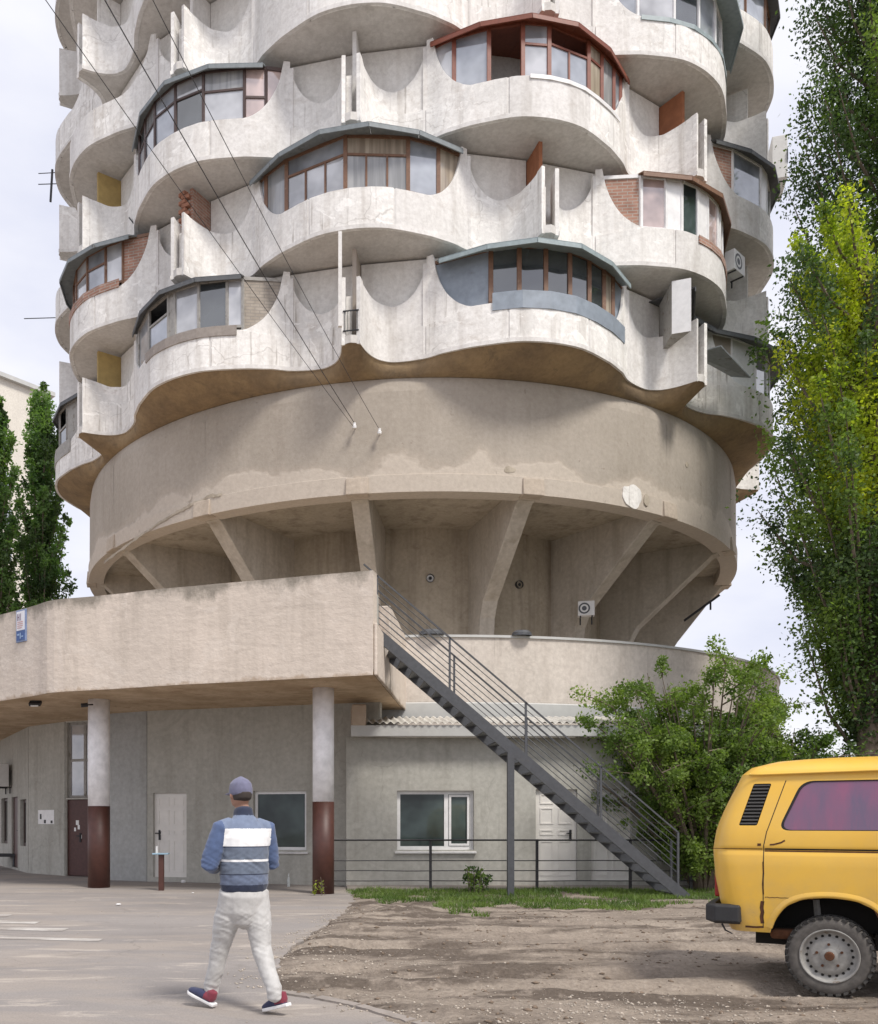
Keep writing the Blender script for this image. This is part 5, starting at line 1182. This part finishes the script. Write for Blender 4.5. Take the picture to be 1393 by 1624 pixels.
for sg in (1,-1):
    for poly, lab in ((WIN,'rear'),(WIN2,'mid'),(WIN3,'front')):
        q = MB(); n = len(poly); c = sum((Vector(p) for p in poly), Vector((0,0)))/n
        q.add([(p[0], sg*(yw(p[1])-.012), p[1]) for p in poly]+[(c.x, sg*(yw(c.y)-.008), c.y)], [(i,(i+1)%n,n) for i in range(n)]); wn = vb(q, 'side_window', M['vglass'], fix=False)
        q = MB(); q.add(*skin_strip(poly, -.004, .022, lift=-.004, sg=sg)); q.v = [tuple(MV @ Vector(p)) for p in q.v]; q.build('window_seal', M['seal'], wn, fix=False)
    # louvred air intake
    for k in range(12):
        z = 1.485+k*.031; f = (z-1.47)/.375; u0 = .245+.115*f+.006; u1 = .395+.11*f-.006; q = MB()
        q.add([(u0,sg*(yw(z)-.022),z+.010),(u1,sg*(yw(z)-.022),z+.010),(u1,sg*(yw(z)+.002),z-.004),(u0,sg*(yw(z)+.002),z-.004),(u0,sg*(yw(z)-.022),z+.016),(u1,sg*(yw(z)-.022),z+.016),(u1,sg*(yw(z)+.002),z+.003),(u0,sg*(yw(z)+.002),z+.003)], [(0,1,2,3),(7,6,5,4),(0,3,7,4),(1,5,6,2),(3,2,6,7),(0,4,5,1)])
        vb(q, 'louvre_slat', M['slat'])
    # panel gap, door track, lower seam: dark recessed lines a hair proud of the skin
    def seam(name, pts, w, mt, lift=.0015):
        q = MB(); V = []
        for i, (u, z) in enumerate(pts):
            a = pts[max(i-1,0)]; b = pts[min(i+1,len(pts)-1)]; t = Vector((b[0]-a[0],b[1]-a[1])).normalized(); nn = Vector((-t.y,t.x))*w/2
            for s in (1,-1): V.append((u+nn.x*s, sg*(yw(z+nn.y*s)+lift), z+nn.y*s))
        q.add(V, [(2*i,2*i+1,2*i+3,2*i+2) for i in range(len(pts)-1)]); vb(q, name, M[mt], fix=False)
    lin = lambda a, b, n: [(a[0]+(b[0]-a[0])*i/n, a[1]+(b[1]-a[1])*i/n) for i in range(n+1)]
    seam('panel_gap', lin((.445,.56),(.452,1.30),30)+lin((.455,1.31),(.475,1.42),6)+lin((.48,1.43),(.62,1.87),16), .007, 'seal')
    seam('door_track', lin((.46,1.262),(3.1,1.262),40), .013, 'seal'); seam('track_lip', lin((.46,1.245),(3.1,1.245),40), .012, 'rust')
    seam('lower_seam', [(.46+.02*i, .835+.006*mnoise.noise(Vector((i*.7,0,0)))) for i in range(20)]+[(.86+.03*i,.875-.0003*i*i*1.2) for i in range(12)], .006, 'rust')
    seam('arch_rust', [(WU+.41-.004*i,.66+.012*i) for i in range(6)], .012, 'rust'); seam('tail_crease', lin((.02,1.262),(.44,1.262),14), .006, 'rust')
    seam('rust_streak', [(.44,.60),(.433,.66),(.441,.70),(.434,.74),(.442,.80)], .03, 'rust'); seam('rust_streak', [(.449,.86),(.444,.95),(.45,1.05),(.447,1.15)], .012, 'rust')
    seam('rust_run', [(1.27,.80),(1.30,.76),(1.33,.70),(1.35,.64)], .02, 'rust'); seam('sill_rust', [(.30+.03*i,.565+.008*mnoise.noise(Vector((i*.9,3,0)))) for i in range(6)], .018, 'rust')
    for pts in (((.50,1.30),(.53,1.303),(.56,1.31)),((.55,1.308),(.59,1.32),(.62,1.34))): seam('paint_chip', list(pts), .014, 'rust', .002)
    seam('handle_mark', [(.40,1.30),(.43,1.30)], .022, 'rust', .002)
    seam('front_gap', lin((3.09,.56),(3.09,1.89),50), .008, 'seal')
    # wheel arch lips
    for uc in (WU, WU+2.46):
        q = MB(); V = []; A = arch(uc)[1:-1]; A = [(p.x,p.y) for p in smooth_poly(A,4)]
        for i, (u, z) in enumerate(A):
            d = Vector((uc-u, .45-z)).normalized()
            for o_, l_ in ((-.05,.001),(-.02,.012),(.0,.014),(.006,-.01)): V.append((u+d.x*o_, sg*(yw(max(.53,z+d.y*o_))+l_), z+d.y*o_))
        n = len(A); q.add(V, [(4*i+j,4*i+j+1,4*i+5+j,4*i+4+j) for i in range(n-1) for j in range(3)]); vb(q, 'arch_lip', M['yellow'], smooth=True, fix=False)
    # rain gutter
    q = MB(); q.tube([(u, sg*(.795+.002), 1.925+.015*min(1,(u-.3))) for u in np.linspace(.32,3.5,30)], .011, 6); vb(q, 'rain_gutter', M['yellow'], smooth=True)
# bumper, number of small under-parts
q = MB(); B = [(.27,.885),(.25,.93),(.05,.93),(-.045,.80),(-.065,.45),(-.065,-.45),(-.045,-.80),(.04,-.93),(.25,-.93),(.27,-.885)]; inn = [(p[0]+.08 if abs(p[1]) < .9 else p[0], p[1]*.93) for p in B]
n = len(B); V = []
for (o_, i_) in zip(B, inn): V += [(o_[0],o_[1],.60),(o_[0],o_[1],.745),(i_[0],i_[1],.765),(i_[0],i_[1],.575)]
q.add(V, [(4*k+j,4*k+(j+1)%4,4*k+4+(j+1)%4,4*k+4+j) for k in range(n-1) for j in range(4)]+[(0,1,2,3),(4*n-1,4*n-2,4*n-3,4*n-4)]); vb(q, 'rear_bumper', M['plastic'], bevel=.012)
q = MB(); q.box((4.5,0,.68),(.12,1.75,.18)); vb(q, 'front_bumper', M['plastic'], bevel=.03)
q = MB(); q.tube([(.10,.84,.575),(.13,.85,.52),(.19,.85,.49)], [.009,.008,.005], 6); vb(q, 'tow_hook', M['black'])
q = MB(); q.box((.78,0,.47),(.85,1.2,.16)); vb(q, 'engine_pan', M['well']); q = MB(); q.box((2.3,0,.46),(2.0,1.3,.14)); vb(q, 'floor_pan', M['well'])
q = MB(); q.box((.60,.70,.50),(.22,.16,.09)); vb(q, 'silencer', M['rust'], bevel=.03)
q = MB(); q.tube([(WU,-.75,.345),(WU,.75,.345)], .05, 10); vb(q, 'rear_axle', M['well']); q = MB(); q.tube([(WU+2.46,-.75,.345),(WU+2.46,.75,.345)], .05, 10); vb(q, 'front_axle', M['well'])
for yy in (-.5,.5):
    q = MB(); q.tube([(WU-.08,yy+.02,.38),(WU-.12,yy,.80)], .035, 8); vb(q, 'damper', M['wheel_g'])
for sg in (1,-1):
    q = MB(); q.box((.04,sg*.60,1.02),(.05,.17,.42)); vb(q, 'tail_lamp', plain('red lamp lens', (.30,.02,.015), .25, .1), bevel=.015)
    q = MB(); q.tube([(4.36,sg*.62,1.05),(4.44,sg*.62,1.05)], .1, 18); vb(q, 'headlight', M['glass'])
q = MB(); q.add([(prof_rear(z)-.004,y,z) for z,y in ((1.42,.66),(1.42,-.66),(1.86,-.6),(1.86,.6))], [(0,1,2,3)]); vb(q, 'rear_window', M['glass_d'])
q = MB(); q.add([(prof_nose(z)+.006,y,z) for z,y in ((1.38,.72),(1.38,-.72),(1.88,-.62),(1.88,.62))], [(0,1,2,3)]); vb(q, 'windscreen', M['glass_d'])
# wheels
def tyre_mesh():
    mb = MB(); prof = [(.222,-.10),(.235,-.105),(.28,-.112),(.315,-.105),(.332,-.09),(.335,-.05),(.335,.05),(.332,.09),(.315,.105),(.28,.112),(.235,.105),(.222,.10)]; n = 56; k = len(prof)
    V = [(r*math.cos(2*math.pi*i/n), y, r*math.sin(2*math.pi*i/n)) for i in range(n) for r, y in prof]
    mb.add(V, [(i*k+j, ((i+1)%n)*k+j, ((i+1)%n)*k+(j+1)%k, i*k+(j+1)%k) for i in range(n) for j in range(k)]); return mb
def rim_mesh(sg):
    mb = MB(); prof = [(.236,.098),(.229,.114),(.218,.104),(.208,.06),(.180,.052),(.170,.05),(.160,.064),(.12,.08),(.075,.07),(.06,.085),(.03,.088),(.0,.088)]; n = 48; k = len(prof)
    V = [(r*math.cos(2*math.pi*i/n), sg*y, r*math.sin(2*math.pi*i/n)) for i in range(n) for r, y in prof]
    mb.add(V, [(i*k+j, ((i+1)%n)*k+j, ((i+1)%n)*k+j+1, i*k+j+1) for i in range(n) for j in range(k-1)]); return mb
for u in (WU, WU+2.46):
    for sg in (1,-1):
        T = lambda mb: [tuple(MV @ Vector((p[0]+u, p[1]+sg*.79, p[2]+.347))) for p in mb.v]
        q = tyre_mesh(); q.v = T(q); ty = q.build('tyre', M['rubber'], van, smooth=True)
        for row, (y, w, sh) in enumerate(((-.088,.05,0),(-.03,.05,.5),(.03,.05,0),(.088,.05,.5))):
            q = MB(); n = 34
            for i in range(n):
                a = 2*math.pi*(i+sh)/n; rot = Matrix.Rotation(-a,3,'Y') @ Matrix.Rotation(R(18 if row % 2 else -18),3,'X'); rr_ = .338 if abs(y) < .05 else .331
                q.box((rr_*math.cos(a), y, rr_*math.sin(a)), (.022,w,.040), rot)
            q.v = T(q); b_ = q.build('tread_blocks', M['tread_'], ty); b_['kind'] = 'stuff'
        q = rim_mesh(sg); q.v = T(q); rm = q.build('rim', M['wheel_g'], van, smooth=True)
        for i in range(20):
            a = 2*math.pi*i/20; q = MB(); q.tube([(.175*math.cos(a),sg*.045,.175*math.sin(a)),(.175*math.cos(a),sg*.0565,.175*math.sin(a))], .0125, 8); q.v = T(q); q.build('rim_hole', M['well'], rm)
        for i in range(5):
            a = 2*math.pi*(i+.3)/5; q = MB(); q.tube([(.10*math.cos(a),sg*.07,.10*math.sin(a)),(.10*math.cos(a),sg*.09,.10*math.sin(a))], .012, 6); q.v = T(q); q.build('wheel_nut', M['rust'], rm)
        q = MB(); q.tube([(0,sg*.08,0),(0,sg*.115,0)], [.042,.034], 14); q.v = T(q); q.build('hub_cap', M['rust'], rm)

# ------------------------------------------------------------------ the walking man
HD = R(32)                                                  # heading: away and to the left
mfw = Vector((-math.sin(HD), math.cos(HD), 0)); mrt = Vector((math.cos(HD), math.sin(HD), 0))
mo = Vector(((387-CX)/F*7.2, 7.2, .02))
man = thing('person', mo, 'person in grey tracksuit trousers, blue and white striped jacket and cap walking away', 'person')
def mp_(r, f, z): return mo+mrt*r+mfw*f+Vector((0,0,z))
def blob(parts, voxel, smooth_it=8):
    """parts: list of chains [(point, (rx,ry) or r), ...]; returns one continuous remeshed surface"""
    mb = MB()
    for ch in parts:
        n = 18; V = []; pts = [Vector(c[0]) for c in ch]; k = len(ch); fr = None
        for i, c in enumerate(ch):
            t = (pts[min(i+1,k-1)]-pts[max(i-1,0)]).normalized()
            r = c[1] if isinstance(c[1], tuple) else (c[1], c[1]); side = c[2] if len(c) > 2 else mrt
            a = (side-t*side.dot(t)).normalized(); b = t.cross(a).normalized()
            for j in range(n): an = 2*math.pi*j/n; V.append(pts[i]+a*math.cos(an)*r[0]+b*math.sin(an)*r[1])
        Fc = [(i*n+j, i*n+(j+1)%n, (i+1)*n+(j+1)%n, (i+1)*n+j) for i in range(k-1) for j in range(n)]
        # domed ends
        for e, idx, sgn_ in ((0,0,-1),(k-1,(k-1)*n,1)):
            t = (pts[min(e+1,k-1)]-pts[max(e-1,0)]).normalized()*sgn_; r = ch[e][1]; r = min(r) if isinstance(r, tuple) else r
            V.append(pts[e]+t*r*.55); ti = len(V)-1
            for j in range(n):
                f = (idx+j, idx+(j+1)%n, ti); Fc.append(f[::-1] if sgn_ < 0 else f)
        mb.add(V, Fc)
    me = mb.mesh('blob'); bm = bmesh.new(); bm.from_mesh(me); bmesh.ops.recalc_face_normals(bm, faces=bm.faces); bm.to_mesh(me); bm.free()
    o = bpy.data.objects.new('tmp', me); C.objects.link(o); m1 = o.modifiers.new('r','REMESH'); m1.mode = 'VOXEL'; m1.voxel_size = voxel; m1.use_smooth_shade = True
    m2 = o.modifiers.new('s','SMOOTH'); m2.factor = .5; m2.iterations = smooth_it
    dg = bpy.context.evaluated_depsgraph_get(); dg.update(); out = bpy.data.meshes.new_from_object(o.evaluated_get(dg)); bpy.data.objects.remove(o)
    for p in out.polygons: p.use_smooth = True
    out.materials.clear(); return out
SK = plain('skin', (.36,.20,.14), .55, .1, 8); HAIR = plain('short dark hair', (.05,.04,.035), .8, .2)
# joints
hipL, hipR = mp_(-.095,0,.90), mp_(.095,-.01,.90)
kneeL, kneeR = mp_(-.125,.16,.50), mp_(.10,-.10,.50)
ankL, ankR = mp_(-.155,.27,.115), mp_(.11,-.30,.14)
shL, shR = mp_(-.195,.0,1.43), mp_(.195,.0,1.43)
elL, elR = mp_(-.285,.03,1.155), mp_(.275,.05,1.15)
wrL, wrR = mp_(-.13,.25,1.12), mp_(.12,.26,1.12)
# body: one continuous figure with head, neck and hands
parts = [[(mp_(0,.0,.88),(.155,.11)),(mp_(0,0,1.1),(.15,.105)),(mp_(0,.0,1.35),(.175,.11)),(mp_(0,-.01,1.47),(.13,.085)),(mp_(0,.01,1.53),(.06,.06)),(mp_(0,.03,1.6),(.055,.06))],
         [(mp_(-.01,.045,1.615),(.06,.072)),(mp_(-.01,.05,1.66),(.073,.092)),(mp_(-.01,.045,1.72),(.077,.098)),(mp_(-.01,.04,1.78),(.066,.085))],
         [(mp_(-.02,.145,1.685),.014),(mp_(-.025,.155,1.665),.018)],                                   # nose
         [(mp_(-.089,.04,1.70),.016),(mp_(-.09,.035,1.665),.013)],[(mp_(.07,.04,1.70),.016),(mp_(.07,.035,1.665),.013)],   # ears
         [(shL,.055),(elL,.045),(wrL,.03)],[(shR,.055),(elR,.045),(wrR,.03)],
         [(hipL,.085),(kneeL,.058),(ankL,.042)],[(hipR,.085),(kneeR,.058),(ankR,.042)]]
for w, s in ((wrL,1),(wrR,-1)):                              # hands: palm, four fingers curled over, thumb
    d = (mrt*s*.8+mfw*.5).normalized(); c = w+d*.05; parts.append([(w,(.028,.022)),(c,(.036,.018)),(c+d*.035,(.036,.016))])
    for k, L_ in enumerate((.062,.072,.068,.052)):
        o_ = Vector((0,0,.030-.020*k)); b = c+d*.04+o_; parts.append([(b,.0095),(b+d*L_*.5+mfw*-.012,.009),(b+d*L_*.75-mfw*.035,.0078)])
    b = c+Vector((0,0,.03)); parts.append([(b-d*.02,.012),(b+d*.01+Vector((0,0,.03)),.0105),(b+d*.04+Vector((0,0,.035)),.009)])
bme = blob(parts, .0085, 3); bo = link('body', bme, [SK], man)
# clothing
def fold(me, amt, sc, seed):
    me.update(); n = [v.normal.copy() for v in me.vertices]
    for v, nn in zip(me.vertices, n):
        p = v.co; v.co = p+nn*amt*(mnoise.noise(Vector((p.x*sc*.5,p.y*sc*.5,p.z*sc*1.4))+Vector((seed,0,0)))+.5*mnoise.noise(Vector((p.x*sc*2+p.z*sc,p.y*sc*2,p.z*sc*2.2))))
def creases(me, amt, seed, zones):
    """soft ridged cloth creases, strongest round given heights"""
    me.update(); N = [v.normal.copy() for v in me.vertices]
    for v, nn in zip(me.vertices, N):
        p = v.co-mo; w = .25+sum(k*math.exp(-((p.z-z)/.09)**2) for z, k in zones); r = p.dot(mrt); f = p.dot(mfw)
        a = mnoise.noise(Vector((r*5+seed, f*5, p.z*22+r*12))); b = mnoise.noise(Vector((r*9-seed, f*9, p.z*34-r*22)))
        v.co += nn*amt*w*((.5-abs(a))*1.2+(.35-abs(b))*.7)
tr = blob([[(mp_(0,-.005,1.0),(.165,.125)),(mp_(0,-.015,.90),(.185,.145)),(mp_(0,-.005,.78),(.165,.13)),(mp_(0,.0,.69),(.11,.10))],
           [(hipL+Vector((0,0,.03)),(.105,.115)),(hipL.lerp(kneeL,.5),(.10,.105)),(kneeL,.076),(kneeL.lerp(ankL,.5),.066),(ankL+Vector((0,0,.06)),.058),(ankL-Vector((0,0,.01)),.054)],
           [(hipR+Vector((0,0,.03)),(.105,.115)),(hipR.lerp(kneeR,.5),(.10,.105)),(kneeR,.076),(kneeR.lerp(ankR,.5),.066),(ankR+Vector((0,0,.06)),.058),(ankR-Vector((0,0,.01)),.054)]], .0085, 5)
fold(tr, .004, 8, 3); creases(tr, .008, 1, ((.70,.9),(.5,.7),(.17,.9)))
def cloth(name, c, var=.1):
    m = NB(name); m.rough(.9); m.b.inputs['Sheen Weight'].default_value = .2; n = m.noise(25, 3); m.col(m.mix(1.0, c4(c), m.ramp(n,.3,.7,(1-var,)*3+(1,),(1+var,)*3+(1,)), 'MULTIPLY')); m.bump(m.noise(9,3), .25, .01); return m.mat
link('trousers', tr, [cloth('light grey jersey', (.50,.49,.475))], man)
jk = blob([[(mp_(0,-.005,.945),(.185,.145)),(mp_(0,-.01,1.02),(.195,.155)),(mp_(0,-.01,1.2),(.195,.15)),(mp_(0,-.01,1.36),(.20,.145)),(mp_(0,-.005,1.44),(.17,.12)),(mp_(0,.0,1.495),(.115,.095)),(mp_(0,.008,1.53),(.078,.082)),(mp_(0,.014,1.585),(.07,.076))],
           [(mp_(-.11,0,1.455),.065),(shL,(.078,.08)),(shL.lerp(elL,.5),.074),(elL,.066),(elL.lerp(wrL,.5),.058),(wrL,.046)],
           [(mp_(.11,0,1.455),.065),(shR,(.078,.08)),(shR.lerp(elR,.5),.074),(elR,.066),(elR.lerp(wrR,.5),.058),(wrR,.046)]], .0085, 5)
fold(jk, .004, 8, 9); creases(jk, .008, 2, ((1.03,.9),(1.2,.5),(1.15,.6)))
JM = [cloth('slate blue jersey', (.125,.155,.23)), cloth('white jersey', (.78,.78,.78), .05), cloth('navy trim', (.022,.03,.06)), cloth('blue sleeve', (.08,.118,.225)), cloth('grey blue jersey', (.12,.145,.195)), cloth('pale blue yoke', (.165,.205,.295))]
jo = link('jacket', jk, JM, man)
for p in jk.polygons:
    c = p.center-mo; r = c.dot(mrt); z = c.z; f = c.dot(mfw); arm = abs(r) > .205 or (f > .16 and z < 1.3)
    if arm: k = 3
    elif z < .995: k = 2
    elif z > 1.535: k = 2
    elif 1.29 < z < 1.43: k = 1
    elif 1.282 < z <= 1.29 or 1.075 < z < 1.083: k = 2
    elif 1.175 < z < 1.192: k = 1
    elif z >= 1.43: k = 5
    elif 1.083 <= z <= 1.285: k = 4
    else: k = 0
    p.material_index = k
# sharpen the stripe borders
# cap with short peak
cp = blob([[(mp_(-.01,.035,1.695),(.088,.108)),(mp_(-.01,.035,1.74),(.09,.11)),(mp_(-.01,.035,1.785),(.082,.10)),(mp_(-.01,.035,1.815),(.055,.07))],[(mp_(-.01,.1,1.712),(.07,.012)),(mp_(-.015,.20,1.70),(.06,.010))]], .008, 4)
link('cap', cp, [cloth('grey violet cap', (.15,.15,.225))], man)
hr = blob([[(mp_(-.01,.012,1.655),(.070,.085)),(mp_(-.01,.02,1.70),(.080,.10))]], .008, 3); link('hair', hr, [HAIR], man)
def shoe(heel, toe, up_heel, label_c):
    d = (toe-heel); L_ = d.length; d /= L_; sd_ = Vector((d.y,-d.x,0)).normalized(); upv = sd_.cross(d); upv = upv if upv.z > 0 else -upv
    o = heel
    up_ = blob([[(o+d*.035+upv*.05,(.040,.038),sd_),(o+d*.10+upv*.052,(.043,.045),sd_),(o+d*.18+upv*.045,(.048,.036),sd_),(o+d*(L_-.04)+upv*.038,(.046,.026),sd_),(o+d*(L_-.015)+upv*.034,(.034,.020),sd_)],
                [(o+d*.05+upv*.05,(.040,.042),sd_),(o+d*.055+upv*.11,(.038,.046),sd_)]], .007, 4)
    me_o = link('shoe', up_, [cloth('navy shoe', (.03,.035,.085)), cloth('dark red shoe', (.20,.03,.05))], man)
    for p in up_.polygons:
        c = p.center-o; p.material_index = 1 if c.dot(d) < .105 and c.dot(upv) > .035 else 0
    q = MB(); P2 = [(-.005,-.034),(.0,.034),(.1,.038),(.2,.052),(L_-.03,.045),(L_,.02),(L_,-.02),(L_-.03,-.045),(.2,-.052),(.1,-.038)]; V = []
    for hgt in (0,.028): V += [o+d*a+sd_*b+upv*hgt for a, b in P2]
    n = len(P2); q.add(V, [tuple(range(n-1,-1,-1)),tuple(range(n,2*n))]+[(i,(i+1)%n,n+(i+1)%n,n+i) for i in range(n)]); q.build('sole', M['pvc'], me_o, bevel=.008)
hl = mp_(-.16,.20,.012); shoe(hl, hl+(mfw*.85-mrt*.42).normalized()*.27+Vector((0,0,.09)), 0, '')
tr_ = mp_(.10,-.145,.004); shoe(tr_-(mfw*.93-mrt*.36).normalized()*.255+Vector((0,0,.075)), tr_, 0, '')
